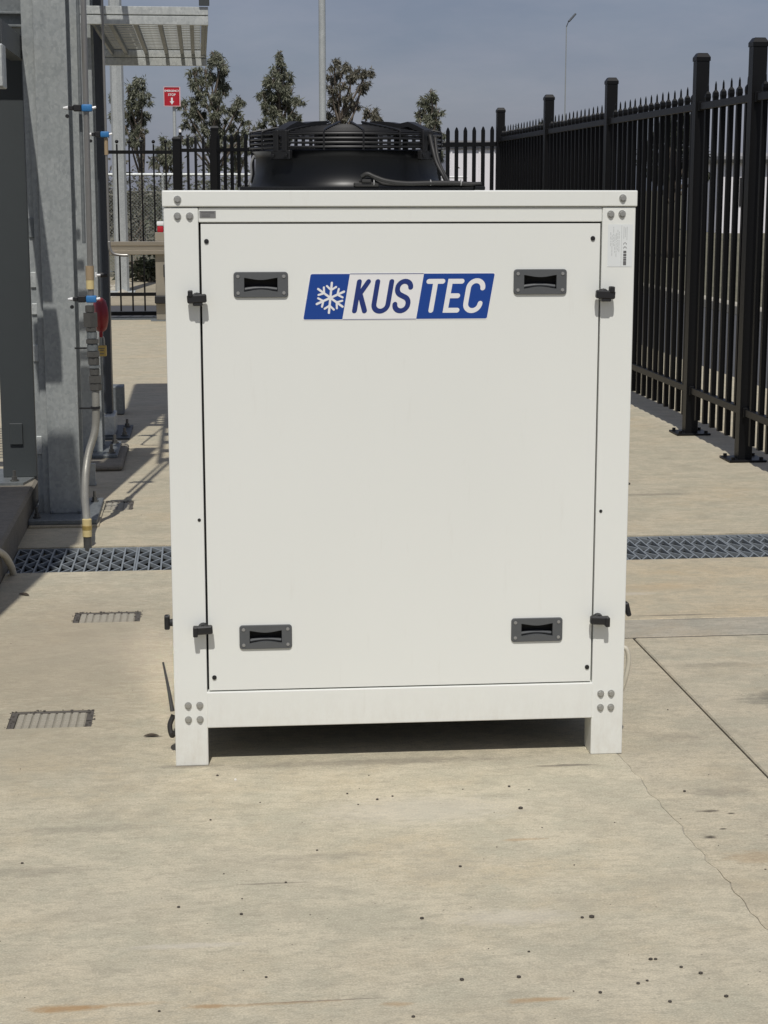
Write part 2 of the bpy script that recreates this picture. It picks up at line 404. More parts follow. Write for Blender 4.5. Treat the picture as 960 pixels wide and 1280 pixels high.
def ragged(y0, y1, n=320):
    """the hand-broken joint right of the cabinet's leg"""
    r = random.Random(3); pts = []
    for i in range(n + 1):
        y = y0 + (y1 - y0) * i / n
        x = 1.122 - .034 * (y - 3.22) + r.uniform(-.0020, .0020) + .0055 * math.sin(y * 11.1) * math.sin(y * 29) + .0025 * math.sin(y * 71)
        pts.append((x, y))
    return pts
rag = ragged(-2.99, 5.566)
XR = rag[-1][0]
def slab_box(name, x0, x1, y0, y1, mat):
    return obj('concrete_slab', box(BM(), x0, x1, y0, y1, -.30, 0, .004), mat, ground)
ns = [1]
PITS = [(-.445, 4.84, .235, .165), (-.348, 6.04, .232, .150), (-.440, 8.26, .205, .235)]
def rx(y):
    for a, b in zip(rag, rag[1:]):
        if a[1] <= y <= b[1]: return a[0] + (b[0] - a[0]) * (y - a[1]) / (b[1] - a[1])
    return rag[0][0] if y < 0 else 1.0745
def right_edge(y0, y1): return [(rx(y0), y0)] + [p for p in rag if y0 + 1e-4 < p[1] < y1 - 1e-4] + [(rx(y1), y1)]
bm = BM(); cuts = [-2.989]
for cx, cy, w, d in PITS[:2]: cuts += [cy - d / 2, cy + d / 2]
cuts.append(6.798)
for k, (y0, y1) in enumerate(zip(cuts, cuts[1:])):
    if k % 2:
        cx, cy, w, d = PITS[k // 2]
        prism(bm, [(-.780, y0), (cx - w / 2, y0), (cx - w / 2, y1), (-.780, y1)], -.30, 0)
        prism(bm, [(cx + w / 2, y0)] + right_edge(y0, y1) + [(cx + w / 2, y1)], -.30, 0)
    else: prism(bm, [(-.780, y0)] + right_edge(y0, y1) + [(-.780, y1)], -.30, 0)
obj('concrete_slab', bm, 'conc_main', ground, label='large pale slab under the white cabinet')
split = 3.553
r1 = [p for p in rag if p[1] < split]; r2 = [p for p in rag if split <= p[1] < 5.559]
gap = .0028
bm = BM(); prism(bm, [(1.419, -2.99), (1.419, split - .0012), (r2[0][0] + gap, split - .0012)] + [(x + gap + rnd.uniform(-.0015, .002), y) for x, y in r1[::-1]], -.30, 0)
obj('concrete_slab', bm, 'conc_strip', ground)
bm = BM(); prism(bm, [(1.419, split + .0012), (1.419, 5.560)] + [(x + gap + rnd.uniform(-.001, .001), y) for x, y in r2[::-1]] + [(r2[0][0] + gap, split + .0012)], -.30, -.001)
obj('concrete_slab', bm, 'conc_strip', ground)
slab_box('s', 1.428, 4.25, -2.99, 5.560, 'conc_side')
bm = BM(); prism(bm, [(x + .012, y) for x, y in rag] + [(x - .012, y) for x, y in rag[::-1]], -.05, -.0022); obj('joint_fill', bm, 'pit_fill', ground)
obj('joint_fill', box(BM(), 1.09, 4.249, 5.5603, 5.5707, -.05, -.0013), 'joint_dirt', ground)
slab_box('s', 1.085, 4.25, 5.571, 5.812, 'conc_band')
slab_box('s', 1.085, 4.25, 5.8145, 6.798, 'conc_orange')
cx, cy, w, d = PITS[2]; bm = BM()
for x0, x1, y0, y1 in ((-6.49, 4.25, 7.292, cy - d / 2), (-6.49, cx - w / 2, cy - d / 2, cy + d / 2), (cx + w / 2, 4.25, cy - d / 2, cy + d / 2), (-6.49, 4.25, cy + d / 2, 11.20)):
    prism(bm, [(x0, y0), (x1, y0), (x1, y1), (x0, y1)], -.30, 0)
obj('concrete_slab', bm, 'conc_back', ground)
slab_box('s', -6.49, 4.25, 11.206, 15.8, 'conc_back')
slab_box('s', -6.49, 4.25, 15.806, 20.41, 'conc_back')
slab_box('s', -6.49, -3.0, -2.99, 7.288, 'conc_back')

# plinth along the left
bm = BM(); box(bm, -2.995, -.784, 2.0, 8.62, -.29, .13, .012)
tag(obj('plinth', bm, 'plinth'), 'low grey concrete plinth along the left side', None, None, 'structure')

# asphalt beyond the fences, kerb, gate track
bm = BM()
for x0, x1, y0, y1 in ((4.26, 6.5, -40, 90), (-40, 4.26, 20.43, 23.3)):
    box(bm, x0, x1, y0, y1, -.038, -.022)
road = tag(obj('road', bm, 'asphalt'), 'grey asphalt strip beyond the black fence', None, None, 'structure')
bm = BM(); box(bm, -40, 4.26, 23.31, 30.8, -.039, -.012)
tag(obj('sand_verge', bm, 'sand'), 'sandy verge beyond the far gate', None, None, 'structure')
bm = BM(); box(bm, 6.5, 6.68, -40, 90, -.039, .10, .02)
tag(obj('kerb', bm, 'kerb'), 'pale kerb along the far side of the asphalt', None, None, 'structure')
bm = BM()
for y in (20.66, 20.80): box(bm, -8, 0.3, y, y + .03, -.021, .006)
tag(obj('gate_track', bm, 'galv_dark'), 'steel gate track in the asphalt under the far gate', None, None, 'structure')

bm = BM(); box(bm, -.779, 4.25, DR0 - .001, DR1 + .001, -.24, -.215); box(bm, -.779, 4.25, DR0 - .0015, DR0 + .004, -.2145, -.038); box(bm, -.779, 4.25, DR1 - .004, DR1 + .0015, -.2145, -.038)
tag(obj('drain_channel', bm, 'drain_shade'), 'dark channel under the trench grates', None, None, 'structure')
# ---------------------------------------------------------------- trench drain grates
def grate_mesh(n=10, L=.497):
    bm = BM(); w = DR1 - DR0 - .012; y0 = DR0 + .006; t = .0068; z0, z1 = -.020, -.004
    for y in (y0, y0 + w - t): box(bm, 0, L, y, y + t, z0, z1)
    p = (L - t) / n
    for i in range(n + 1): box(bm, i * p, i * p + t, y0 + t, y0 + w - t, z0, z1 - .0005)
    h = (w - 2 * t) / 6
    for i in range(n):
        for k in range(6):
            a = Vector((i * p + t, y0 + t + k * h, 0)); b = Vector(((i + 1) * p, y0 + t + (k + 1) * h, 0))
            if k % 2: a.x, b.x = b.x, a.x
            d = b - a; ln = d.length; ang = math.atan2(d.y, d.x); m = (a + b) / 2
            box(bm, m.x - ln / 2, m.x + ln / 2, m.y - .0032, m.y + .0032, z0, z1 - .001 - .0004 * (k % 2), rot=Matrix.Rotation(ang, 4, 'Z'))
    return bm
glab = {0: 'grey triangle-pattern trench grate touching the plinth at the left', 1: 'grey triangle-pattern trench grate running behind the cabinet\'s left leg',
        5: 'grey trench grate just right of the white cabinet', 6: 'grey trench grate at the right edge of the photo'}
g0 = None
for i in range(10):
    if g0 is None:
        g = obj('trench_grate', grate_mesh(), 'grate'); g0 = g
    else:
        g = g0.copy(); C.objects.link(g)
    g.location = (-.778 + i * .4985, 0, 0)
    tag(g, glab.get(i, ('grey trench grate behind the left half of the cabinet', 'grey trench grate behind the middle of the cabinet', 'grey trench grate behind the right half of the cabinet', 'grey trench grate right under the black fence', 'grey trench grate just past the black fence', 'last grey trench grate, farthest right past the black fence')[i - 2 if i < 5 else i - 4]), 'drain grate', 'trench drain grates')

# ---------------------------------------------------------------- small pit covers in the slab
def pit(cx, cy, w, d, label, n, seed):
    r = random.Random(seed)
    t = thing('pit_cover', label, 'pit cover', (cx, cy, 0), 0, 'pit covers set in the concrete')
    w -= .001; d -= .001
    bm = BM(); e = .0185
    box(bm, -w / 2, w / 2, d / 2 - .012, d / 2, -.06, -.0012, .001); box(bm, -w / 2, w / 2, -d / 2, -d / 2 + .004, -.06, -.0012, .001)
    box(bm, -w / 2, -w / 2 + e, -d / 2 + .0045, d / 2 - .0125, -.06, -.0015, .001); box(bm, w / 2 - e, w / 2, -d / 2 + .0045, d / 2 - .0125, -.06, -.0015, .001)
    obj('frame', bm, 'steel_edge', t, local=True)
    x0, x1 = -w / 2 + e + .001, w / 2 - e - .001; p = (x1 - x0) / n
    src = None
    for k in range(n):
        if src is None:
            src = obj('slat', box(BM(), -p * .40, p * .40, -d / 2 + .006, d / 2 - .014, -.03, 0, .002), 'pit_fill', t, local=True); q = src
        else: q = piece(src, (0, 0, 0), t)
        q.location = (x0 + p * (k + .5), 0, -.0028 + r.uniform(-.0012, .0012))
    obj('slat_bed', box(BM(), x0, x1, -d / 2 + .0055, d / 2 - .0135, -.06, -.0062), 'pit_dirt', t, local=True)
    bm = BM()
    for k in range(46):        # crumbs of dirt caught along the frame
        a = r.choice((0, 1, 2)); q = r.uniform(.0015, .004)
        x, y = ((r.uniform(-w / 2, w / 2), d / 2 + r.uniform(-.014, .006)), (-w / 2 + r.uniform(-.006, e), r.uniform(-d / 2, d / 2)), (w / 2 + r.uniform(-e, .006), r.uniform(-d / 2, d / 2)))[a]
        ball(bm, (x, y, q * .3), q, 1, (1.3, 1, .5))
    o = obj('dirt_crumbs', bm, 'steel_edge', t, local=True); o['kind'] = 'stuff'
pit(*PITS[0], 'worn rectangular pit cover nearest the camera at the left', 9, 1)
pit(*PITS[1], 'middle pit cover, in front of the trench drain', 8, 2)
pit(*PITS[2], 'small pit cover beside the column base, beyond the trench drain', 6, 3)

# ---------------------------------------------------------------- the white refrigeration cabinet
CW, CD, CH = 1.182, .98, 1.478
unit = thing('refrigeration_cabinet', 'large off-white outdoor refrigeration cabinet with blue and white snowflake logo', 'refrigeration unit', (-.087, 4.387, 0), R(-.87))
def U(name, bm, mat, parent=None, smooth=False, label=None):
    return obj(name, bm, mat, parent or unit, smooth, True, label)
pw = .085
for x0 in (0, CW - pw):
    U('corner_post', box(BM(), x0, x0 + pw, 0, pw, 0, 1.4365, .0025, seg=2), 'white')
    U('corner_post', box(BM(), x0, x0 + pw, CD - pw, CD, 0, 1.4365, .0025, seg=2), 'white')
U('cap_rail', box(BM(), -.003, CW + .003, -.004, .06, 1.4385, CH, .0025, seg=2), 'white')
U('cap_rail', box(BM(), -.003, CW + .003, CD - .06, CD + .004, 1.4385, CH, .0025, seg=2), 'white')
for x0, x1 in ((-.003, .057), (CW - .057, CW + .003)):
    U('cap_rail', box(BM(), x0, x1, .0605, CD - .0605, 1.4385, CH, .0025, seg=2), 'white')
U('roof_panel', box(BM(), .0575, CW - .0575, .0605, CD - .0605, 1.455, 1.472), 'white')
U('head_rail', box(BM(), pw + .0005, CW - pw - .0005, .002, .05, 1.4005, 1.4365, .002, seg=2), 'white')
U('base_rail', box(BM(), pw - .002, CW - pw + .002, -.002, .05, .102, .1985, .0025, seg=2), 'white')
U('base_rail', box(BM(), pw + .001, CW - pw - .001, CD - .05, CD - .002, .102, .1985, .0025), 'white')
U('base_pan', box(BM(), .01, CW - .01, .051, CD - .051, .150, .1975), 'black_metal')
# door panel with four openings for the sunk handles
DX0, DX1, DZ0, DZ1 = .0905, 1.0925, .2025, 1.3965
HS = [(.237, 1.247), (.941, 1.251), (.238, .343), (.947, .346)]
HW, HH = .112, .044
xs = sorted({DX0, DX1} | {round(a + s * HW / 2, 4) for a, _ in HS for s in (-1, 1)})
zs = sorted({DZ0, DZ1} | {round(b + s * HH / 2, 4) for _, b in HS for s in (-1, 1)})
def in_hole(x, z): return any(abs(x - a) < HW / 2 + 1e-5 and abs(z - b) < HH / 2 + 1e-5 for a, b in HS)
bm = BM(); yF, yB = .0015, .022; cache = {}
def V(x, y, z):
    k = (round(x, 5), round(y, 5), round(z, 5))
    if k not in cache: cache[k] = bm.verts.new((x, y, z))
    return cache[k]
cells = {(i, j) for i in range(len(xs) - 1) for j in range(len(zs) - 1) if not in_hole((xs[i] + xs[i + 1]) / 2, (zs[j] + zs[j + 1]) / 2)}
for i, j in cells:
    a, b, c, d = xs[i], xs[i + 1], zs[j], zs[j + 1]
    bm.faces.new((V(a, yF, c), V(b, yF, c), V(b, yF, d), V(a, yF, d))); bm.faces.new((V(a, yB, d), V(b, yB, d), V(b, yB, c), V(a, yB, c)))
    for (di, dj, p, q) in ((-1, 0, (a, c), (a, d)), (1, 0, (b, d), (b, c)), (0, -1, (b, c), (a, c)), (0, 1, (a, d), (b, d))):
        if (i + di, j + dj) not in cells:
            bm.faces.new((V(p[0], yF, p[1]), V(p[0], yB, p[1]), V(q[0], yB, q[1]), V(q[0], yF, q[1])))
door = U('door_panel', bm, 'white')
U('door_backing', box(BM(), pw + .0005, CW - pw - .0005, .024, .03, .1995, 1.3995), 'dark_gap')  # near-black sheet behind the whole door panel
# sunk handles
def rounded(w, h, r, n=6):
    out = []
    for cx, cz, a0 in ((w / 2 - r, h / 2 - r, 0), (-w / 2 + r, h / 2 - r, 90), (-w / 2 + r, -h / 2 + r, 180), (w / 2 - r, -h / 2 + r, 270)):
        for k in range(n): a = R(a0 + 90 * k / (n - 1)); out.append((cx + r * math.cos(a), cz + r * math.sin(a)))
    return out
def bowtie(w, h, bow):
    top = lambda x: h / 2 - bow * math.cos(math.pi * x / w) ** 1.3
    tr = [(w / 2, h * .22), (w / 2, h / 2)] + [(w * q, top(w * q)) for q in (.40, .28, .17, .055)]
    tl = [(-x, z) for x, z in tr[::-1]]
    return tr + tl + [(-x, -z) for x, z in tr] + [(x, -z) for x, z in tr[::-1]]
handles = []
for hx, hz in HS:
    out = rounded(.133, .061, .008, 6); inn = bowtie(.083, .035, .0055)
    bm = BM()
    oF = [bm.verts.new((hx + x, -.0035, hz + z)) for x, z in out]
    oE = [bm.verts.new((hx + x * 1.02, -.0012, hz + z * 1.04)) for x, z in out]
    oB = [bm.verts.new((hx + x * 1.02, .0013, hz + z * 1.04)) for x, z in out]
    # start inner ring at matching corner
    iF = [bm.verts.new((hx + x, -.0035, hz + z)) for x, z in inn]
    N = len(out)
    off = 0
    for k in range(N):
        k2 = (k + 1) % N; a, b = (k - off) % N, (k2 - off) % N
        bm.faces.new((oF[k], oF[k2], iF[b], iF[a])); bm.faces.new((oF[k2], oF[k], oE[k], oE[k2])); bm.faces.new((oE[k2], oE[k], oB[k], oB[k2]))
    # cup walls
    iM = [bm.verts.new((hx + x, .006, hz + z)) for x, z in inn]
    for k in range(N): k2 = (k + 1) % N; bm.faces.new((iF[k], iF[k2], iM[k2], iM[k]))
    h = U('sunk_handle', bm, 'grey_plastic', door, label=None)
    bm = BM(); iW = [bm.verts.new((hx + x * 1.0, .0062, hz + z)) for x, z in inn]
    big = [(max(-.053, min(.053, x * 1.2)), max(-.020, min(.020, z * 1.18))) for x, z in inn]
    iD = [bm.verts.new((hx + x, .045, hz + z)) for x, z in big]
    for k in range(N): k2 = (k + 1) % N; bm.faces.new((iW[k], iW[k2], iD[k2], iD[k]))
    bm.faces.new(iD); U('cup', bm, 'cavity', h)
    # curved grip lip inside the lower half
    bm = BM(); pts = [(hx + .040 * s, .012, hz - .0125 + .0045 * math.cos(s * 1.5)) for s in [-1, -.66, -.33, 0, .33, .66, 1]]
    tube(bm, pts, .0045, 8, 4); U('grip', bm, 'grey_plastic', h, True)
    for sx in (-1, 1):
        for sz in (-1, 1):
            U('screw', cyl(BM(), (hx + sx * .057, -.0034, hz + sz * .0205), (hx + sx * .057, -.0052, hz + sz * .0205), .0046, .004, 10), 'screw', h)
# quarter-turn latches
for k, (lx, lz, s) in enumerate(((.078, 1.216, 1), (1.104, 1.221, -1), (.078, .372, 1), (1.108, .375, -1))):
    bm = BM()
    cyl(bm, (lx, .001, lz - .001), (lx, -.018, lz - .001), .014, .012, 14)
    tilt = Matrix.Rotation(R(-3 * s), 4, 'Y')
    box(bm, lx - .024, lx + .024, -.033, -.013, lz - .012, lz + .009, .003, rot=tilt)
    if k < 2:
        box(bm, lx - s * .016 - .006, lx - s * .016 + .006, -.036, -.012, lz + .004, lz + .019, .002)
        box(bm, lx - .010, lx + .014, -.031, -.010, lz - .019, lz - .010, .002)
    else:
        box(bm, lx - s * .020 - .006, lx - s * .020 + .006, -.036, -.012, lz - .018, lz + .008, .002)
    U('latch', bm, 'black')
# bolts
for bx, bz in ((.035, 1.456), (.034, 1.4155), (.064, 1.4155), (1.147, 1.459), (1.118, 1.419), (1.147, 1.420),
               (.035, .164), (.065, .164), (.035, .126), (.065, .126), (1.121, .168), (1.149, .168), (1.121, .130), (1.149, .130)):
    y0 = -.0041 if bz > 1.437 else -.0001
    bm = BM(); cyl(bm, (bx, y0, bz), (bx, y0 - .0025, bz), .0095, .0092, 16)
    cyl(bm, (bx, y0 - .0024, bz), (bx, y0 - .0065, bz), .0072, .0062, 6)
    U('bolt', bm, 'bolt')
for sx, sz in ((.104, 1.354), (1.074, 1.359), (.104, .237), (1.083, .241)):
    bm = BM(); cyl(bm, (sx, .0016, sz), (sx, -.0012, sz), .0062, .0056, 12); cyl(bm, (sx, -.001, sz), (sx, -.0022, sz), .003, .0025, 6)
    U('screw', bm, 'black', door)
for sx, sz in ((.073, .653), (1.110, .659)):
    U('screw', cyl(BM(), (sx, .0001, sz), (sx, -.0014, sz), .0045, .004, 10), 'black')
# name foil and rating label
nl = U('foil_label', box(BM(), .088, .128, .0008, .003, 1.4115, 1.4285), 'label_grey')
U('print_line', box(BM(), .092, .124, .0004, .002, 1.4225, 1.4255), 'ink_black', nl)
for zz in (1.4185, 1.4145): U('print_line', box(BM(), .093, .114, .0004, .002, zz - .001, zz + .001), 'ink_black', nl)
rl = U('rating_label', box(BM(), 1.112, 1.176, -.0007, .002, 1.288, 1.394), 'label_pale')
rr_ = random.Random(5)
bm = BM(); x = 1.1185
while x < 1.143:                                    # vertical print lines, unreadable at this size
    z = 1.388 - rr_.uniform(0, .022)
    end = 1.318 + rr_.uniform(0, .03)
    while z > end:
        l = rr_.uniform(.003, .009); box(bm, x, x + .0016, -.0011, .001, z - l, z); z -= l + rr_.uniform(.001, .003)
    x += .0036
U('print_block', bm, 'ink_grey', rl)
U('print_rule', box(BM(), 1.1465, 1.1475, -.0011, .001, 1.290, 1.392), 'ink_grey', rl)
bm = BM()
for (x, z0, z1) in ((1.152, 1.358, 1.388), (1.156, 1.362, 1.386), (1.160, 1.355, 1.388)): box(bm, x, x + .0016, -.0011, .001, z0, z1)
U('print_block', bm, 'ink_grey', rl)
bm = BM()
for z0, z1 in ((1.322, 1.328), (1.314, 1.3205), (1.309, 1.3125), (1.303, 1.308), (1.292, 1.302)): box(bm, 1.1525, 1.1602, -.0011, .001, z0, z1)
U('print_block', bm, 'ink_black', rl)
def arc_pts(cx, cz, r, a0, a1, n=10): return [(cx + r * math.cos(R(a0 + (a1 - a0) * k / n)), cz + r * math.sin(R(a0 + (a1 - a0) * k / n))) for k in range(n + 1)]

def stroke(bm, pts, w, y0, y1, xf=lambda x, z: (x, z), cap=True):
    """a flat round-ended pen stroke standing from y1 (back) to y0 (front)"""
    n = len(pts); L = []; Rr = []
    P = [Vector(p) for p in pts]
    for i, p in enumerate(P):
        d1 = (P[i] - P[i - 1]).normalized() if i else (P[1] - P[0]).normalized()
        d2 = (P[i + 1] - P[i]).normalized() if i < n - 1 else d1
        t = (d1 + d2).normalized(); nn = Vector((-t.y, t.x)); k = w / 2 / max(.35, nn.dot(Vector((-d1.y, d1.x))))
        L.append(p + nn * k); Rr.append(p - nn * k)
    poly = []
    d = (P[0] - P[1]).normalized(); a = math.atan2(d.y, d.x)
    c0 = [P[0] + Vector((math.cos(a + t), math.sin(a + t))) * w / 2 for t in [R(x) for x in (67, 45, 22, 0, -22, -45, -67)]] if cap else []
    d = (P[-1] - P[-2]).normalized(); a = math.atan2(d.y, d.x)
    c1 = [P[-1] + Vector((math.cos(a + t), math.sin(a + t))) * w / 2 for t in [R(x) for x in (-67, -45, -22, 0, 22, 45, 67)]] if cap else []
    def v(p, y): q = xf(p.x, p.y); return bm.verts.new((q[0], y, q[1]))
    lf = [v(p, y0) for p in L]; rf = [v(p, y0) for p in Rr]
    for i in range(n - 1): bm.faces.new((rf[i], rf[i + 1], lf[i + 1], lf[i]))
    if cap:
        cc = [v(p, y0) for p in c0]; bm.faces.new([rf[0], lf[0]] + cc[::-1] if False else [lf[0]] + [rf[0]] + cc)
        cc = [v(p, y0) for p in c1]; bm.faces.new([rf[-1]] + cc + [lf[-1]])
# CE mark, printed sideways on the label
bm = BM(); xf = lambda x, z: (1.1563 + z, 1.340 - x)
stroke(bm, arc_pts(-.0045, 0, .0036, 70, 290), .0011, -.00112, 0, xf, False)
stroke(bm, arc_pts(.0055, 0, .0036, 70, 290), .0011, -.00112, 0, xf, False)
stroke(bm, [(.002, 0), (.0046, 0)], .001, -.00116, 0, xf, False)
U('ce_mark', bm, 'ink_black', rl)

# logo sticker: slanted plate, snowflake, KUS TEC
PX = .465 / 793.
def LG(x, z):   # logo pixel frame (x to the right from the lower left corner, z up, upright) -> slanted, in metres
    return (.3415 + (x + z * 33 / 193.) * PX, 1.1597 + z * .585e-3)
def plate(bm, x0, x1, z0, z1, yf, r=(0, 0, 0, 0)):
    pts = []
    for (cx, cz, a0, q) in ((x1, z1, 0, r[0]), (x0, z1, 90, r[1]), (x0, z0, 180, r[2]), (x1, z0, 270, r[3])):
        sx = -1 if a0 in (0, 270) else 1; sz = -1 if a0 in (0, 90) else 1
        if q == 0: pts.append((cx, cz))
        else:
            for k in range(5): a = R(a0 + 22.5 * k); pts.append((cx + sx * q + q * math.cos(a), cz + sz * q + q * math.sin(a)))
    f = [bm.verts.new((LG(x, z)[0], yf, LG(x, z)[1])) for x, z in pts]; b = [bm.verts.new((LG(x, z)[0], .0014, LG(x, z)[1])) for x, z in pts]
    bm.faces.new(f)
    for i in range(len(f)): bm.faces.new((f[i], f[(i + 1) % len(f)], b[(i + 1) % len(f)], b[i]))
    return bm
logo = U('logo_sticker', plate(BM(), -3, 796, -4, 197, .0009, (10, 10, 10, 10)), 'film_white')
U('blue_field', plate(BM(), 1, 168, 0, 193, .0006, (0, 7, 7, 0)), 'blue', logo)
U('blue_field', plate(BM(), 486, 792, 0, 193, .0006, (7, 0, 0, 7)), 'blue', logo)
bm = BM(); plate(bm, 169, 485, 192, 194.5, .00055); plate(bm, 169, 485, -1.5, .5, .00055); U('edge_line', bm, 'navy_ink', logo)
def glyph(strokes, w, mat):
    bm = BM()
    for i, s in enumerate(strokes): stroke(bm, s, w, .0004 - .00012 * i, .0009, LG)
    U('letter', bm, mat, logo)
zb, zt = 36, 160
glyph([[(214, zb), (214, zt)], [(253, zt), (214, 88)], [(228, 103), (257, zb)]], 21, 'navy_ink')                       # K
glyph([[(293, zt)] + arc_pts(323, zb + 28, 30, 180, 360, 16) + [(353, zt)]], 21, 'navy_ink')                             # U
sp_ = arc_pts(411, zt - 27, 28, 5, 180, 12) + arc_pts(413, zt - 30, 30, 190, 240, 4) + [(411, 98)] + arc_pts(409, zb + 30, 30, 60, -10, 5) + arc_pts(411, zb + 27, 28, -12, -180, 12)
glyph([sp_], 21, 'navy_ink')                                                                                             # S
glyph([[(513, zt), (573, zt)], [(543, zt - 4), (543, zb)]], 21, 'film_white')                                            # T
glyph([[(656, zt), (606, zt), (606, zb), (656, zb)], [(610, 98), (648, 98)]], 21, 'film_white')                          # E
glyph([arc_pts(720, zt - 29, 31, 0, 180, 14) + arc_pts(720, zb + 29, 31, 180, 360, 14)], 21, 'film_white')               # C
bm = BM(); FX, FZ = 103.5, 92.   # snowflake drawn unslanted about its own centre
def SN(x, z): q = LG(FX - FZ * 0, FZ); return (q[0] - .0012 + x * PX, q[1] + z * PX)
k = 0
for arm in range(6):
    a = R(84 + 60 * arm); ux, uz = math.cos(a), math.sin(a)
    stroke(bm, [(0, 0), (64 * ux, 64 * uz)], 9.5, .0004 - .00005 * arm, .0009, SN)
    for r0, l in ((33, 25),):
        for s in (-1, 1):
            b = a + s * R(52)
            stroke(bm, [(r0 * ux, r0 * uz), (r0 * ux + l * math.cos(b), r0 * uz + l * math.sin(b))], 8.5, .00008 - .00003 * (s + 1) - .00001 * arm, .0009, SN)
U('snowflake', bm, 'film_white', logo)
# side and rear panels
for x0, x1, xx in ((.004, .010, -1), (CW - .010, CW - .004, 1)):
    U('side_panel', box(BM(), x0, x1, pw + .003, CD - pw - .003, .2025, 1.434), 'white_gloss')
    U('side_rail', box(BM(), x0 - .002 if xx < 0 else x0 - .03, x1 + .03 if xx < 0 else x1 + .002, pw + .001, CD - pw - .001, .102, .1985, .002), 'white')
U('rear_panel', box(BM(), pw + .003, CW - pw - .003, CD - .02, CD - .005, .2025, 1.434), 'white')
bm = BM(); cyl(bm, (.004, .40, .288), (-.022, .40, .286), .013, .010, 12); box(bm, -.037, -.022, .388, .412, .268, .308, .003); U('latch', bm, 'black')
bm = BM(); cyl(bm, (CW - .004, .048, .385), (CW + .014, .048, .385), .012, .010, 12); box(bm, CW + .010, CW + .022, .036, .060, .366, .404, .003, rot=Matrix.Rotation(R(-14), 4, 'Y')); U('latch', bm, 'black')
bm = BM(); tube(bm, [(-.005, .10, .06), (-.013, .11, .05), (-.018, .12, .075), (-.008, .13, .10)], .007, 8); U('black_strap', bm, 'rubber')
bm = BM(); tube(bm, [(-.010, .115, .115), (-.020, .14, .17), (-.034, .17, .235)], lambda q: .0062 - .0034 * q, 8, 4); U('black_strap', bm, 'rubber')
bm = BM(); tube(bm, [(CW - .005, .09, .262), (CW + .022, .085, .268), (CW + .032, .085, .235), (CW + .026, .088, .185), (CW + .014, .10, .14), (CW - .02, .12, .12)], .0062, 8); U('power_cable', bm, 'cream', smooth='all')

# condenser fan on the roof
fx, fy, fz = .485, .50, 1.478
fan = U('fan_housing', lathe(BM(), (fx, fy, fz), [(.272, .002), (.264, .010), (.257, .022), (.251, .045), (.249, .085), (.252, .098), (.258, .103), (.254, .106), (.246, .100), (.244, .05), (.244, .012)], 64), 'black_metal', smooth=True)
U('mounting_plate', box(BM(), .19, .80, .21, .79, 1.4725, 1.4875, .002), 'black_metal', fan)
bm = BM()
for zz in (.112, .123, .134, .146): tube(bm, [(fx + .263 * math.cos(R(6 * k)), fy + .263 * math.sin(R(6 * k)), fz + zz) for k in range(60)], .0032, 6, 0, True)
for q in range(9):
    r = .258 - q * .0225; zz = .150 + .026 * (1 - (r / .263) ** 2)
    tube(bm, [(fx + r * math.cos(R(7.5 * k)), fy + r * math.sin(R(7.5 * k)), fz + zz) for k in range(48)], .0024, 5, 0, True)
for q in range(16):
    a = R(22.5 * q + 6)
    tube(bm, [(fx + .263 * math.cos(a), fy + .263 * math.sin(a), fz + .104), (fx + .264 * math.cos(a), fy + .264 * math.sin(a), fz + .146), (fx + .245 * math.cos(a), fy + .245 * math.sin(a), fz + .158), (fx + .08 * math.cos(a), fy + .08 * math.sin(a), fz + .182)], .0030, 6, 3)
U('wire_guard', bm, 'black_wire', fan, True)
U('fan_motor', lathe(BM(), (fx, fy, fz), [(.085, .02), (.088, .03), (.088, .150), (.075, .160), (.02, .164)], 32, True), 'black_metal', fan, True)
for q in range(7):
    a = R(360 / 7 * q); bm = BM(); g = []
    for i in range(5):
        r = .088 + .155 * i / 4; row = []
        for j in range(4):
            th = a + (j / 3 - .5) * .62 * (1 + .1 * i) + .12 * i
            row.append(bm.verts.new((fx + r * math.cos(th), fy + r * math.sin(th), fz + .055 + .045 * (j / 3) + .004 * math.sin(j))))
        g.append(row)
    for i in range(4):
        for j in range(3): bm.faces.new((g[i][j], g[i + 1][j], g[i + 1][j + 1], g[i][j + 1]))
    b = U('fan_blade', bm, 'black_metal', fan, True); md = b.modifiers.new('thick', 'SOLIDIFY'); md.thickness = .004
for ang in (-134, -40, 50, 140):       # guard arms: foot plate on the cowl, upright, arched arm to the motor
    a = R(ang); ca, sa = math.cos(a), math.sin(a); bm = BM()
    rot = Matrix.Rotation(a, 4, 'Z')
    def lb(x0, x1, y0, y1, z0, z1, b=.002):
        m = ((x0 + x1) / 2, (y0 + y1) / 2); c = (fx + m[0] * ca - m[1] * sa, fy + m[0] * sa + m[1] * ca)
        box(bm, c[0] - (x1 - x0) / 2, c[0] + (x1 - x0) / 2, c[1] - (y1 - y0) / 2, c[1] + (y1 - y0) / 2, fz + z0, fz + z1, b, rot=rot)
    lb(.258, .271, -.034, .034, .080, .104); lb(.264, .272, -.024, -.006, .100, .156); lb(.264, .272, .006, .024, .100, .156); lb(.265, .2715, -.006, .006, .142, .155, .001)
    for k in range(2): lb(.272, .276, -.026 + .046 * k - .004, -.026 + .046 * k + .008, .086, .094, .001)
    prof = [(.270, .154), (.245, .166), (.215, .177), (.185, .172), (.15, .178), (.10, .181)]
    for (ra, za), (rb, zb_) in zip(prof, prof[1:]):
        w0 = .017
        vs = [bm.verts.new((fx + r * ca - w * sa, fy + r * sa + w * ca, fz + z + dz)) for (r, z) in ((ra, za), (rb, zb_)) for dz in (-.010, .003) for w in (-w0, w0)]
        for f in ((0, 1, 3, 2), (4, 6, 7, 5), (0, 4, 5, 1), (2, 3, 7, 6), (0, 2, 6, 4), (1, 5, 7, 3)): bm.faces.new([vs[i] for i in f])
    U('guard_arm', bm, 'black_wire', fan)
bm = BM()
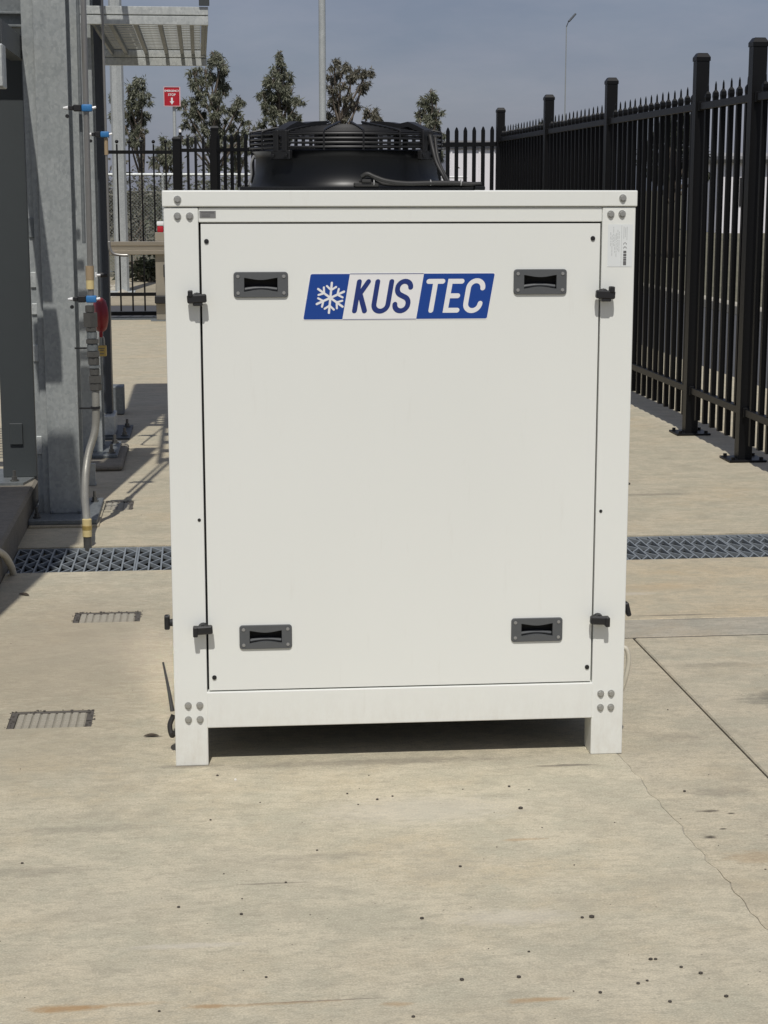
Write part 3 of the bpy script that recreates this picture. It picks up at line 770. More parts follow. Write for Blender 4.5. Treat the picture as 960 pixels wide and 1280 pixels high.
tube(bm, [(.505, .215, 1.512), (.520, .21, 1.520), (.540, .205, 1.512), (.57, .20, 1.502), (.62, .20, 1.496), (.68, .205, 1.497), (.74, .21, 1.497), (.79, .215, 1.494), (.82, .22, 1.494)], .006, 8)
tube(bm, [(.500, .225, 1.500), (.53, .222, 1.506), (.57, .22, 1.494), (.64, .22, 1.492), (.72, .225, 1.492), (.82, .23, 1.490)], .0048, 8)
U('conduit', bm, 'rubber', fan, 'all')
bm = BM()
tube(bm, [(.695, .315, 1.622), (.700, .285, 1.585), (.708, .27, 1.550), (.722, .255, 1.520), (.735, .25, 1.494)], .0055, 8)
tube(bm, [(.710, .325, 1.618), (.712, .29, 1.57), (.722, .275, 1.535), (.742, .26, 1.496)], .0045, 8)
U('conduit', bm, 'rubber', fan, 'all')
U('cable_gland', box(box(BM(), .486, .55, .205, .235, 1.4876, 1.498, .002), .505, .53, .20, .24, 1.498, 1.506, .002), 'rubber', fan)
bm = BM()
for x in (.537, .685, .765): cyl(bm, (x - .0012, .208, 1.498), (x + .0012, .208, 1.498), .0080, None, 12)
U('cable_tie', bm, 'screw', fan)
U('cable_tray', box(BM(), .801, .828, .20, .30, 1.4785, 1.489, .002), 'black_metal', fan)
bm = BM(); tube(bm, [(fx - .254, fy - .07, 1.57), (fx - .262, fy - .08, 1.55), (fx - .262, fy - .08, 1.52), (fx - .270, fy - .085, 1.492)], .003, 6); U('conduit', bm, 'screw', fan)

# ---------------------------------------------------------------- galvanised steelwork at the left
def h_section(bm, x0, x1, y0, y1, z0, z1, tf=.011, tw=.008):
    """H column with its flanges facing the camera and away"""
    box(bm, x0, x1, y0, y0 + tf, z0, z1, .0015); box(bm, x0, x1, y1 - tf, y1, z0, z1, .0015)
    box(bm, (x0 + x1) / 2 - tw / 2, (x0 + x1) / 2 + tw / 2, y0 + tf, y1 - tf, z0, z1)
    return bm
def anchor(bm, x, y, z, r=.011):
    cyl(bm, (x, y, z), (x, y, z + .006), r * 1.7, None, 12); cyl(bm, (x, y, z + .005), (x, y, z + .022), r * 1.15, None, 6); cyl(bm, (x, y, z + .02), (x, y, z + .05), r * .6, None, 8)
    return bm
TOP = 3.0
colA = thing('steel_column', 'wide galvanised steel column standing at the left, nearest the camera', 'steel column', (-.63, 8.03, 0), 0, 'galvanised columns of the pipe frame')
obj('shaft', h_section(BM(), -.698, -.558, 7.905, 8.155, .034, TOP), 'galv', colA)
obj('base_plate', box(BM(), -.782, -.478, 7.735, 8.30, .012, .033, .003), 'galv_dark', colA)
obj('grout_pad', box(BM(), -.780, -.470, 7.722, 8.31, -.001, .0115, .003), 'conc_back', colA)
for x, y in ((-.748, 7.80), (-.515, 8.20), (-.748, 8.20)): obj('anchor_bolt', anchor(BM(), x, y, .033), 'fitting', colA)
bm = BM()
for x in (-.690, -.566): box(bm, x - .008, x + .008, 7.890, 7.906, .033, .048, .004)
obj('weld', bm, 'galv_dark', colA)
strip = thing('steel_angle', 'narrow galvanised steel angle standing beside the front column', 'steel angle', (-.735, 7.96, .033), 0)
bm = BM(); box(bm, -.752, -.727, 7.948, 7.956, .033, TOP); box(bm, -.752, -.744, 7.956, 8.02, .033, TOP); obj('upright', bm, 'galv', strip)
for z in (.30, .72, .93, 1.05, 1.27): obj('bolt_lug', box(BM(), -.7515, -.7255, 7.938, 7.9475, z, z + rnd.uniform(.05, .11), .003), 'galv_dark' if z > 1.2 else 'galv_new', strip)
obj('packer', box(BM(), -.7268, -.6985, 7.93, 7.95, .033, TOP), 'galv', strip)
colB = thing('steel_column', 'galvanised steel column half hidden behind the front column', 'steel column', (-.63, 9.83, 0), 0, 'galvanised columns of the pipe frame')
obj('shaft', h_section(BM(), -.700, -.556, 9.70, 9.95, .05, TOP), 'galv', colB)
obj('base_plate', box(BM(), -.79, -.47, 9.56, 10.10, .032, .05, .003), 'galv_dark', colB)
obj('grout_pad', box(BM(), -.80, -.43, 9.30, 10.16, -.001, .0315, .02, seg=3), 'plinth', colB)
for x, y in ((-.505, 9.63), (-.505, 10.02)): obj('anchor_bolt', anchor(BM(), x, y, .05, .014), 'fitting', colB)
colC = thing('steel_column', 'slim dark blue-grey column behind the galvanised columns', 'steel column', (-.62, 10.85, 0))
obj('shaft', box(BM(), -.700, -.548, 10.70, 10.86, .135, TOP, .004), 'navy', colC)
obj('base_sleeve', box(BM(), -.705, -.530, 10.60, 10.88, .012, .134, .006), 'galv_new', colC)
obj('base_plate', box(BM(), -.74, -.44, 10.50, 11.1, -.001, .012, .003), 'charcoal', colC)
for x, y in ((-.475, 10.6), (-.475, 11.0)): obj('anchor_bolt', anchor(BM(), x, y, .012, .014), 'fitting', colC)
# charcoal column on the plinth
dk = thing('charcoal_column', 'dark charcoal steel column standing on the concrete plinth', 'steel column', (-.87, 8.35, .13))
obj('shaft', box(BM(), -.942, -.786, 8.275, 8.50, .142, 2.33, .003), 'charcoal', dk)
obj('base_plate', prism(BM(), [(-1.05, 8.11), (-.835, 8.11), (-.800, 8.27), (-.800, 8.55), (-1.05, 8.55)], .130, .142), 'galv_dark', dk)
obj('anchor_bolt', anchor(BM(), -.88, 8.17, .142, .012), 'fitting', dk)
obj('bracket', box(BM(), -.905, -.845, 8.262, 8.274, .30, .40, .002), 'charcoal', dk)
# cross beam at the top left, a hollow arm and a pale box hung below it
beam = thing('cross_beam', 'dark galvanised cross beam at the upper left corner', 'steel beam', (-1.2, 8.15, 2.18))
obj('web', box(BM(), -2.4, -.757, 8.10, 8.11, 2.196, 2.40, .002), 'galv_dark', beam)
obj('flange', box(BM(), -2.4, -.757, 8.07, 8.15, 2.185, 2.1955, .002), 'galv_dark', beam)
obj('flange', box(BM(), -2.4, -.757, 8.07, 8.099, 2.24, 2.25, .002), 'galv_dark', beam)
arm = thing('channel_arm', 'short dark hollow steel arm jutting toward the camera at the upper left', 'steel arm', (-.78, 7.7, 2.1))
bm = BM(); box(bm, -.815, -.809, 7.2, 8.068, 2.04, 2.14); box(bm, -.764, -.758, 7.2, 8.068, 2.04, 2.14); box(bm, -.809, -.764, 7.2, 8.068, 2.04, 2.046); box(bm, -.809, -.764, 7.2, 8.068, 2.134, 2.14)
obj('channel', bm, 'charcoal', arm)
obj('hollow_shade', box(BM(), -.809, -.764, 7.22, 7.225, 2.0465, 2.1335), 'black', arm)  # black sheet inside the open end, painting the hollow's shade
jb = thing('pale_box', 'pale grey box hanging at the left edge beside the charcoal column', 'junction box', (-.775, 7.2, 1.88))
obj('box_body', box(BM(), -.86, -.744, 7.08, 7.19, 1.87, 2.036, .004), 'galv_new', jb)
obj('box_lid', box(BM(), -.857, -.747, 7.070, 7.0795, 1.875, 2.031, .002), 'galv_new', jb)
# louvred deck over the cross beam (only its edge shows)
deck = thing('deck_grating', 'bright galvanised deck grating above the cross beam at top left', 'grating', (-1.3, 8.6, 2.42))
s0 = None
for k in range(12):
    if s0 is None: s0 = obj('slat', box(BM(), -2.4, -.76, -.012, .012, 2.41, 2.44, .002), 'galv_new', deck)
    s = s0 if k == 0 else piece(s0, (0, 0, 0), deck)
    s.location = Vector(s0.location) if k == 0 else s0.location + Vector((0, .11 * k, 0))
s0p = deck
for ch in deck.children: ch.location.y += 8.25

# platform: two lipped channel beams, side channels, slatted deck seen from below
plat = thing('cantilever_platform', 'galvanised cantilever platform with slatted deck jutting right from the columns', 'platform', (-.25, 10.7, 2.33))
def lipped(x0, x1, y0, z0, z1, name='edge_beam', bands=2):
    bm = BM(); h = (z1 - z0); s = h / bands
    for k in range(bands): box(bm, x0, x1, y0, y0 + .012, z0 + k * s + (.003 if k else 0), z0 + (k + 1) * s - .003, .002)
    box(bm, x0, x1, y0 + .013, y0 + .05, z0 + .002, z0 + .008); box(bm, x0, x1, y0 + .013, y0 + .05, z1 - .008, z1 - .002)
    box(bm, x0 + .001, x1 - .001, y0 + .0125, y0 + .016, z0 + .009, z1 - .009)
    return obj(name, bm, 'galv_new', plat)
lipped(-.62, .068, 9.55, 2.332, 2.428)
lipped(-.70, .068, 11.80, 2.275, 2.425, bands=3)
bm = BM(); box(bm, .052, .066, 9.601, 11.795, 2.335, 2.40, .002); box(bm, .030, .0515, 9.601, 11.795, 2.335, 2.341); obj('side_beam', bm, 'galv_dark', plat)
bm = BM(); box(bm, -.545, -.53, 9.601, 11.795, 2.335, 2.40, .002); obj('side_beam', bm, 'galv_dark', plat)
s0 = None
for k in range(19):
    if s0 is None:
        s0 = obj('deck_slat', box(BM(), -.529, .029, -.017, .017, 2.372, 2.398, .002), 'galv_new', plat); s = s0
        base = Vector(s0.location)
    else: s = piece(s0, (0, 0, 0), plat)
    s.location = base + Vector((0, 9.68 + k * .112, 0))
for k, x in enumerate((-.46, -.33, -.20, -.10, -.03)):
    obj('deck_bearer', box(BM(), x, x + .022, 9.602, 11.794, 2.342, 2.370), 'galv_dark', plat)
bm = BM(); box(bm, .020, .075, 9.535, 9.55, 2.430, 2.50, .002); obj('corner_lug', bm, 'charcoal', plat)
cond = thing('cable_conduit', 'dark vertical conduit ending above the platform\'s right corner', 'conduit', (.03, 9.6, 2.43))
cl_ = BM(); tube(cl_, [(.040, 9.56, 2.50), (.040, 9.56, 2.75), (.040, 9.56, 3.0)], .006, 8, 2); obj('conduit_run', cl_, 'rubber', cond)
# unseen top beam above the columns, placed and widened to shade the yard
tb = thing('shading_beam', 'wide galvanised beam on the column heads, added out of view to shade the yard', 'steel beam', (-.63, 9.4, TOP))
obj('channel', box(BM(), -.82, -.46, 9.72, 11.5, TOP + .001, TOP + .16, .003), 'galv', tb)
# unseen cable ladder added overhead; rails and rungs set to throw the broken shadow
lad = thing('shading_ladder', 'galvanised cable ladder, added out of view for its broken shadow', 'cable ladder', (-.2, 9.5, 2.75))
for x in (-.545, -.43): obj('ladder_rail', box(BM(), x, x + .025, 7.6, 11.3, 2.90, 2.97, .002), 'galv', lad)
s0 = None
for k in range(11):
    if s0 is None: s0 = obj('rung', box(BM(), -.519, -.431, -.055, .055, 2.92, 2.95), 'galv', lad); s = s0; base = Vector(s0.location)
    else: s = piece(s0, (0, 0, 0), lad)
    s.location = base + Vector((0, 7.72 + k * .345, 0))
for y in (10.0, 10.9): obj('ladder_bracket', box(BM(), -.50, -.46, y, y + .04, 2.9705, 2.9995, .002), 'galv', lad)

# unseen enclosure added left of the frame to throw shade over the plinth corner
enc = thing('unseen_enclosure', 'tall grey equipment enclosure on the plinth, added out of view to cast shade', 'enclosure', (-1.25, 5.25, .13))
obj('enclosure_body', box(BM(), -1.85, -.915, 4.86, 5.62, .20, 3.75, .01), 'enclosure', enc)
obj('enclosure_base', box(BM(), -1.83, -.91, 4.88, 5.60, .131, .1995), 'charcoal', enc)
for x0, x1 in ((-1.835, -1.375), (-1.37, -.91)):
    d = obj('enclosure_door', box(BM(), x0, x1, 4.835, 4.8595, .24, 3.65, .004), 'enclosure', enc)
    obj('door_handle', box(BM(), x1 - .07 if x1 < -1 else x0 + .05, x1 - .05 if x1 < -1 else x0 + .07, 4.815, 4.8345, 1.4, 1.55, .004), 'black', d)
obj('enclosure_roof', box(BM(), -1.86, -.908, 4.84, 5.65, 3.751, 3.79, .006), 'enclosure', enc)

# ---------------------------------------------------------------- pipework on the columns
PXX, PYY = -.478, 7.72
pipe = thing('gas_pipe', 'vertical steel pipe with yellowed sleeve, dark valve and braided hose at the front column', 'pipe', (PXX, PYY, 0))
obj('pipe_run', cyl(BM(), (PXX + .004, PYY, 1.02), (PXX + .012, PYY, 3.0), .0125, None, 14), 'pipe', pipe, True)
obj('pipe_run', cyl(BM(), (PXX - .022, PYY + .05, 1.25), (PXX - .014, PYY + .05, 3.0), .008, None, 12), 'galv_dark', pipe, True)
bm = BM(); cyl(bm, (PXX + .002, PYY, 1.095), (PXX + .002, PYY, 1.155), .0185, None, 14); obj('sleeve', bm, 'copper', pipe, True)
bm = BM(); cyl(bm, (PXX + .002, PYY, 1.055), (PXX + .002, PYY, 1.0945), .0175, None, 14); obj('sleeve', bm, 'tape', pipe, True)
z = .985
for nm, hgt, r, n, mt in (('union', .03, .020, 12, 'fitting'), ('valve_block', .062, .030, 4, 'fitting'), ('union', .018, .026, 6, 'fitting'), ('union', .03, .022, 12, 'galv_dark'), ('union', .020, .030, 6, 'fitting'),
                          ('valve_body', .03, .024, 12, 'galv_dark'), ('union', .026, .031, 6, 'fitting'), ('valve_body', .032, .024, 12, 'fitting'), ('union', .014, .027, 6, 'galv_dark'), ('union', .028, .022, 12, 'fitting'), ('union', .034, .029, 6, 'fitting'), ('union', .03, .026, 12, 'fitting')):
    dx = -.002 + (.98 - z) * .045
    obj(nm, cyl(BM(), (PXX + dx, PYY - .01, z), (PXX + dx, PYY - .01, z - hgt), r, None, n, True, .002), mt, pipe); z -= hgt + .0015
hx = PXX + .012
obj('hose', tube(BM(), [(hx, PYY - .01, z + .01), (hx, PYY - .02, z - .06), (hx - .006, PYY - .03, z - .17), (hx - .035, PYY - .06, .345), (hx - .048, PYY - .11, .26), (hx - .046, PYY - .22, .175), (hx - .034, PYY - .36, .135), (hx - .028, PYY - .42, .10)], .0165, 12), 'hose', pipe, 'all')
q = (hx - .027, PYY - .43)
obj('end_fitting', cyl(BM(), (q[0], q[1], .118), (q[0], q[1], .045), .020, None, 14), 'tape', pipe, True)
obj('end_band', cyl(BM(), (q[0], q[1], .092), (q[0], q[1], .074), .0207, None, 14), 'brass', pipe, True)
obj('outlet', cyl(BM(), (q[0], q[1], .0445), (q[0], q[1], -.03), .017, None, 12), 'fitting', pipe)
obj('hose_tie', cyl(BM(), (hx - .002, PYY - .022, z - .068), (hx - .002, PYY - .022, z - .079), .0212, None, 12), 'black', pipe)
obj('tie_arm', box(BM(), hx - .075, hx - .022, PYY + .02, PYY + .03, z - .085, z - .078), 'black', pipe)
obj('tie_arm', box(BM(), PXX - .075, PXX - .022, PYY + .02, PYY + .03, .793, .80), 'black', pipe)
def clamp(x, y, z, label, wall, arm=.055):
    t = thing('pipe_clamp', label, 'pipe clamp', (x, y, z), 0, 'blue pipe clamps')
    bm = BM()
    box(bm, x - .022 - arm * .62, x - .0215, y - .016, y + .02, z - .014, z + .014, .003); box(bm, x - .022 - arm, x - .0225 - arm * .62, y - .012, y + .02, z - .009, z + .009, .002); obj('bracket', bm, 'black', t)
    obj('clamp_body', box(BM(), x - .021, x + .024, y - .024, y + .024, z - .015, z + .015, .006, seg=2), 'clamp_blue', t, True)
    obj('bracket_bolt', cyl(BM(), (x - .024 - arm, y - .004, z), (x - .044 - arm, y - .004, z), .009, .004, 10), 'film_white', t)
    obj('clamp_bolt', cyl(BM(), (x + .0245, y - .01, z), (x + .040, y - .01, z + .004), .006, .005, 8), 'film_white', t)
    obj('bracket_nut', cyl(BM(), (x - .028 - arm, y - .004, z - .034), (x - .028 - arm, y + .01, z - .034), .009, None, 6), 'black', t)
clamp(PXX + .010, PYY, 1.822, 'blue clamp on the front pipe at the top, level with the red sign', 0)
clamp(PXX + .004, PYY, 1.012, 'blue clamp above the dark valve beside the red disc', 0)
clamp(-.487, 9.50, 1.766, 'small blue clamp on the rear pipe just left of the fence', 0, .045)
p2 = thing('rear_pipe', 'thin pipe with brown sleeves on the second column', 'pipe', (-.483, 9.5, 1.2))
obj('pipe_run', cyl(BM(), (-.480, 9.5, 1.20), (-.480, 9.5, 3.0), .0065, None, 12), 'pipe', p2, True)
obj('sleeve', cyl(BM(), (-.480, 9.5, 1.66), (-.480, 9.5, 1.748), .0105, None, 12), 'copper', p2, True)
obj('pipe_bend', tube(BM(), [(-.480, 9.5, 1.21), (-.476, 9.5, 1.17), (-.46, 9.5, 1.145), (-.42, 9.5, 1.136), (-.38, 9.5, 1.135)], .008, 10), 'pipe', p2, 'all')
kn = thing('small_valve', 'small black valve with a white tee handle beside the yellowed sleeve', 'valve', (-.52, 9.4, 1.02))
obj('valve_body', cyl(BM(), (-.525, 9.42, 1.035), (-.488, 9.42, 1.035), .014, .011, 10), 'black', kn)
bm = BM(); box(bm, -.552, -.545, 9.41, 9.43, 1.022, 1.050, .002); cyl(bm, (-.547, 9.42, 1.035), (-.525, 9.42, 1.035), .006, None, 8); obj('tee_handle', bm, 'film_white', kn)
red = thing('valve_lockout', 'round red valve lockout cover on the second column', 'valve lockout', (-.53, 9.4, .73))
bm = BM(); prof = [(.0, 0.0), (.055, .0), (.078, .006), (.0885, .020), (.0915, .034), (.0885, .048), (.078, .060), (.05, .068), (.0, .069)]
n = 36; rings = []
for r_, h_ in prof:
    rings.append([bm.verts.new((-.565 + h_ * 1.02, 9.4 + max(r_, .0005) * math.cos(2 * math.pi * k / n), .826 + max(r_, .0005) * math.sin(2 * math.pi * k / n))) for k in range(n)])
for A_, B_ in zip(rings, rings[1:]):
    for k in range(n): bm.faces.new((A_[k], A_[(k + 1) % n], B_[(k + 1) % n], B_[k]))
bm.transform(Matrix.Translation((-.53, 9.4, .826)) @ Matrix.Rotation(R(12), 4, 'Z') @ Matrix.Translation((.53, -9.4, -.826)))
obj('cover', bm, 'red', red, True)
bm = BM()
for rr2 in (.060, .075): tube(bm, [(-.5325 + .002, 9.4 + rr2 * math.cos(R(10 * k)) * .99, .826 + rr2 * math.sin(R(10 * k))) for k in range(36)], .0022, 5, 0, True)
bm.free()
obj('hasp', box(BM(), -.535, -.517, 9.30, 9.335, .715, .745, .003), 'red', red)
obj('tee_handle', box(BM(), -.585, -.568, 9.385, 9.41, .81, .84, .003), 'film_white', red)
pk = thing('padlock', 'yellow brass padlock hanging under the red lockout cover', 'padlock', (-.522, 9.31, .62))
obj('body', box(BM(), -.5475, -.4985, 9.30, 9.322, .615, .672, .004, seg=2), 'brass', pk)
obj('shackle', tube(BM(), [(-.536, 9.311, .670), (-.536, 9.311, .705), (-.530, 9.311, .718), (-.523, 9.311, .722), (-.516, 9.311, .718), (-.510, 9.311, .705), (-.510, 9.311, .670)], .0035, 8), 'bolt', pk, 'all')
bm = BM()
for z0, x0, x1 in ((.655, -.538, -.508), (.645, -.534, -.512), (.627, -.534, -.512)): box(bm, x0, x1, 9.2992, 9.301, z0, z0 + .004)
obj('engraving', bm, 'ink_black', pk)
# small stuff on the ground by the columns
b1 = thing('conduit_box', 'small dark grey box on the ground behind the columns', 'junction box', (-.55, 11.75, 0))
obj('box_body', box(BM(), -.60, -.522, 11.70, 11.85, .002, .19, .004), 'galv_dark', b1); obj('box_lid', box(BM(), -.597, -.525, 11.692, 11.6995, .006, .186, .002), 'galv_dark', b1)
b2 = thing('plate_stub', 'small pale steel plate standing against the second column\'s base', 'steel plate', (-.565, 8.85, 0))
obj('plate', box(BM(), -.585, -.547, 8.84, 8.852, .001, .115, .002), 'galv_new', b2); obj('foot', box(BM(), -.585, -.547, 8.853, 8.90, .001, .008), 'galv', b2)
ho = tag(obj('grey_hose', tube(BM(), [(-1.0, 5.9, .135), (-.90, 6.15, .15), (-.82, 6.42, .165), (-.775, 6.62, .12), (-.752, 6.74, .04), (-.748, 6.80, -.03)], .014, 10), 'cream', smooth='all'), 'pale hose drooping from the plinth into the trench drain', 'hose')

# ---------------------------------------------------------------- black security fence at the right
FX_ = 2.984
def picket_bm(h, kind):
    bm = BM(); s = .0142
    rows = {'spear': [(s, .10), (s, h - .10), (s * 1.12, h - .085), (s * 1.0, h - .065), (.0055, h - .050), (.0045, h - .018), (.0008, h)],
            'flat': [(s, .10), (s, h - .04), (s * .55, h - .012), (.002, h)], 'ball': [(.0095, .08), (.0095, h - .05)]}[kind]
    rings = []
    for r_, z_ in rows: rings.append([bm.verts.new((x * r_, y * r_, z_)) for x, y in ((-1, -1), (1, -1), (1, 1), (-1, 1))])
    for A_, B_ in zip(rings, rings[1:]):
        for k in range(4): bm.faces.new((A_[k], A_[(k + 1) % 4], B_[(k + 1) % 4], B_[k]))
    bm.faces.new(rings[0][::-1]); bm.faces.new(rings[-1])
    if kind == 'ball': ball(bm, (0, 0, h - .022), .0215, 2)
    return bm
def post_bm(s, h, plate=True, o=0.):
    bm = BM(); box(bm, -s, s, -s, s, .012, h - .045, .002)
    rings = []
    for r_, z_ in ((s * 1.10, h - .046), (s * 1.10, h - .024), (s * .78, h - .004), (s * .70, h)): rings.append([bm.verts.new((x * r_, y * r_, z_)) for x, y in ((-1, -1), (1, -1), (1, 1), (-1, 1))])
    for A_, B_ in zip(rings, rings[1:]):
        for k in range(4): bm.faces.new((A_[k], A_[(k + 1) % 4], B_[(k + 1) % 4], B_[k]))
    bm.faces.new(rings[-1]); bm.faces.new(rings[0][::-1])
    if plate:
        box(bm, -.105, .105, -.10, .10, .002, .013, .002)
        for x in (-.08, .08):
            for y in (-.075, .075): cyl(bm, (x, y, .012), (x, y, .028), .011, None, 6)
    return bm
fence = thing('security_fence', 'tall black spear-topped security fence along the right side', 'fence', (FX_, 10, 0))
posts_y = [7.06, 9.335, 10.41, 12.72, 15.02, 17.45]
ps = obj('post', post_bm(.039, 2.275), 'black_fence', fence, local=True)
pk_ = obj('picket', picket_bm(2.095, 'spear'), 'black_picket', fence, local=True)
first = True
for i, y in enumerate(posts_y):
    (ps if i == 0 else piece(ps, (0, 0, 0), fence)).location = (0, y - 10, 0)
rail_of = lambda x0, x1, y0, y1, z0, z1: box(BM(), x0, x1, y0, y1, z0, z1, .0025)
kk = 0
for y0, y1 in zip(posts_y, posts_y[1:]):
    for z0 in (.252, 1.945):
        obj('rail', rail_of(FX_ - .020, FX_ + .020, y0 + .040, y1 - .040, z0, z0 + .041), 'black_fence', fence)
        for yb in (y0 + .055, y1 - .055):
            bm = box(BM(), FX_ - .027, FX_ + .027, yb - .014, yb + .014, z0 - .006, z0 + .047, .002)
            obj('rail_bracket', bm, 'black_fence', fence)
    n = round((y1 - y0 - .04) / .143)
    for k in range(1, n):
        y = y0 + (y1 - y0) * k / n
        p = pk_ if first else piece(pk_, (0, 0, 0), fence)
        first = False; p.location = (rnd.uniform(-.001, .001), y - 10 + rnd.uniform(-.003, .003), rnd.uniform(-.003, .003))
bm = BM(); box(bm, FX_ - .05, FX_ - .028, 10.41 - .02, 10.41 + .02, 1.0, 1.05, .003)
bm.free()

def run_fence(root, P0, P1, n, h, kind, rails, src=None, rail_t=.018):
    P0, P1 = Vector(P0), Vector(P1); d = P1 - P0; ang = math.atan2(d.y, d.x); L = d.length; u = d / L
    loc = Vector(root.location)
    for z in rails:
        bm = box(BM(), 0, L, -rail_t, rail_t, z - .02, z + .02, .002); bm.transform(Matrix.Translation(P0) @ Matrix.Rotation(ang, 4, 'Z'))
        obj('rail', bm, 'black_fence', root)
    s = src
    for k in range(n):
        if s is None: s = p = obj('picket', picket_bm(h, kind), 'black_fence', root, local=True)
        else: p = piece(s, (0, 0, 0), root)
        p.location = P0 + d * ((k + .5) / n) - loc; p.rotation_euler = (0, 0, ang)
    return s
ff = thing('rear_fence', 'black spear-topped fence crossing the yard behind the white cabinet', 'fence', (1.5, 19, 0))
corner = (2.95, 17.47, 0); mid = (.195, 20.58, 0); gp = (-.245, 20.64, 0)
s = run_fence(ff, mid, corner, 36, 2.10, 'flat', (.27, 1.925))
run_fence(ff, gp, mid, 5, 2.10, 'flat', (.27, 1.925), s)
p = obj('post', post_bm(.045, 2.20, False), 'black_fence', ff, local=True); p.location = Vector(mid) - ff.location
p = piece(p, Vector(gp) - ff.location, ff); p.scale = (1, 1, .945)
p = piece(p, Vector((1.57, 19.03, 0)) - ff.location, ff); p.scale = (.9, .9, .96)
gate = thing('sliding_gate', 'black sliding gate with ball-topped pickets at the far left', 'gate', (-.8, 20.75, 0))
run_fence(gate, (-4.9, 20.73, 0), (-.30, 20.73, 0), 33, 2.045, 'ball', (.275, 1.905))
bm = BM(); box(bm, -4.9, -.30, 20.70, 20.76, .03, .075, .003); obj('bottom_rail', bm, 'black_fence', gate)
bm = BM()
for k in range(6): ball(bm, (-.30 - .1394 * (k + .5), 20.7, 2.028), .009, 2)
obj('ball_glint', bm, 'bolt', gate) if False else bm.free()

# stainless barrier rail with its post
bar = thing('barrier_rail', 'dull stainless barrier rail on a square post in front of the far gate', 'barrier', (-.44, 20.25, 0))
bm = BM(); box(bm, -1.10, 1.6, 20.16, 20.22, .755, .80, .004); box(bm, -1.10, 1.6, 20.16, 20.22, .855, .902, .004); box(bm, -1.10, 1.6, 20.175, 20.21, .8005, .8545)
obj('rail', bm, 'stainless', bar)
for x in (-.44, 1.45):
    obj('post', box(BM(), x - .065, x + .065, 20.221, 20.34, .010, 1.00, .004), 'stainless_dull', bar)
    obj('base_plate', box(BM(), x - .13, x + .13, 20.15, 20.405, .001, .0095, .002), 'galv_dark', bar)
obj('control_box', box(BM(), -.415, -.33, 20.14, 20.2205, .50, .64, .004), 'black', bar)
obj('hinge_block', box(BM(), -.52, -.30, 20.13, 20.2205, .20, .29, .01), 'black', bar)
bc = thing('beacon', 'small red and white beacon on top of the barrier post', 'beacon', (-.44, 20.28, 1.0))
obj('red_lens', box(BM(), -.475, -.405, 20.23, 20.33, 1.001, 1.075, .012, seg=2), 'sign_red', bc, True)
obj('white_cap', box(BM(), -.480, -.400, 20.225, 20.335, 1.076, 1.125, .008, seg=2), 'film_white', bc, True)

# ---------------------------------------------------------------- signs and poles
def text_obj(name, s, size, loc, mat, parent, weight=0.):
    cu = bpy.data.curves.new(name, 'FONT'); cu.body = s; cu.size = size; cu.align_x = 'CENTER'; cu.align_y = 'CENTER'; cu.extrude = .0015; cu.offset = weight
    o = bpy.data.objects.new('tmp_text', cu); C.objects.link(o)
    dg = bpy.context.evaluated_depsgraph_get(); me = bpy.data.meshes.new_from_object(o.evaluated_get(dg))
    bpy.data.objects.remove(o); bpy.data.curves.remove(cu)
    me.name = name; me.materials.append(M[mat])
    t = bpy.data.objects.new(name, me); C.objects.link(t); t.parent = parent
    t.location = Vector(loc) - Vector(parent.parent.location if parent.parent else parent.location); t.rotation_euler = (R(90), 0, R(0))
    return t
sg = thing('emergency_stop_sign', 'red emergency stop sign with white arrow on a thin pole', 'sign', (-.28, 24.17, 0))
fc = obj('sign_face', box(BM(), -.432, -.232, 24.13, 24.16, 2.585, 2.825, .008), 'sign_red', sg)
bm = BM(); box(bm, -.440, -.4325, 24.125, 24.165, 2.577, 2.833); box(bm, -.2315, -.219, 24.125, 24.165, 2.577, 2.833); box(bm, -.432, -.232, 24.125, 24.165, 2.8255, 2.833); box(bm, -.432, -.232, 24.125, 24.165, 2.577, 2.5845)
obj('sign_border', bm, simple('pink_white_border', (.75, .45, .47), .5), sg)
text_obj('lettering', 'EMERGENCY', .034, (-.332, 24.1285, 2.778), 'film_white', fc, .0012)
text_obj('lettering', 'STOP', .042, (-.332, 24.1285, 2.727), 'film_white', fc, .0010)
bm = BM(); box(bm, -.344, -.320, 24.1275, 24.1305, 2.645, 2.69); vs = [bm.verts.new(q) for q in ((-.362, 24.1275, 2.6445), (-.302, 24.1275, 2.6445), (-.332, 24.1275, 2.600))]; bm.faces.new(vs)
obj('arrow', bm, 'film_white', sg)
obj('pole', cyl(BM(), (-.305, 24.185, -.05), (-.305, 24.185, 2.80), .022, None, 12), 'galv_new', sg, True)
cb = thing('camera_post', 'slim black post with two white lamps beside the sign pole', 'post', (-.235, 20.9, 0))
obj('shaft', cyl(BM(), (-.20, 20.85, -.03), (-.20, 20.85, 2.15), .018, None, 10), 'black_fence', cb)
for z in (1.98, 2.13): obj('lamp', box(BM(), -.215, -.185, 20.80, 20.835, z, z + .035, .004), 'film_white', cb)

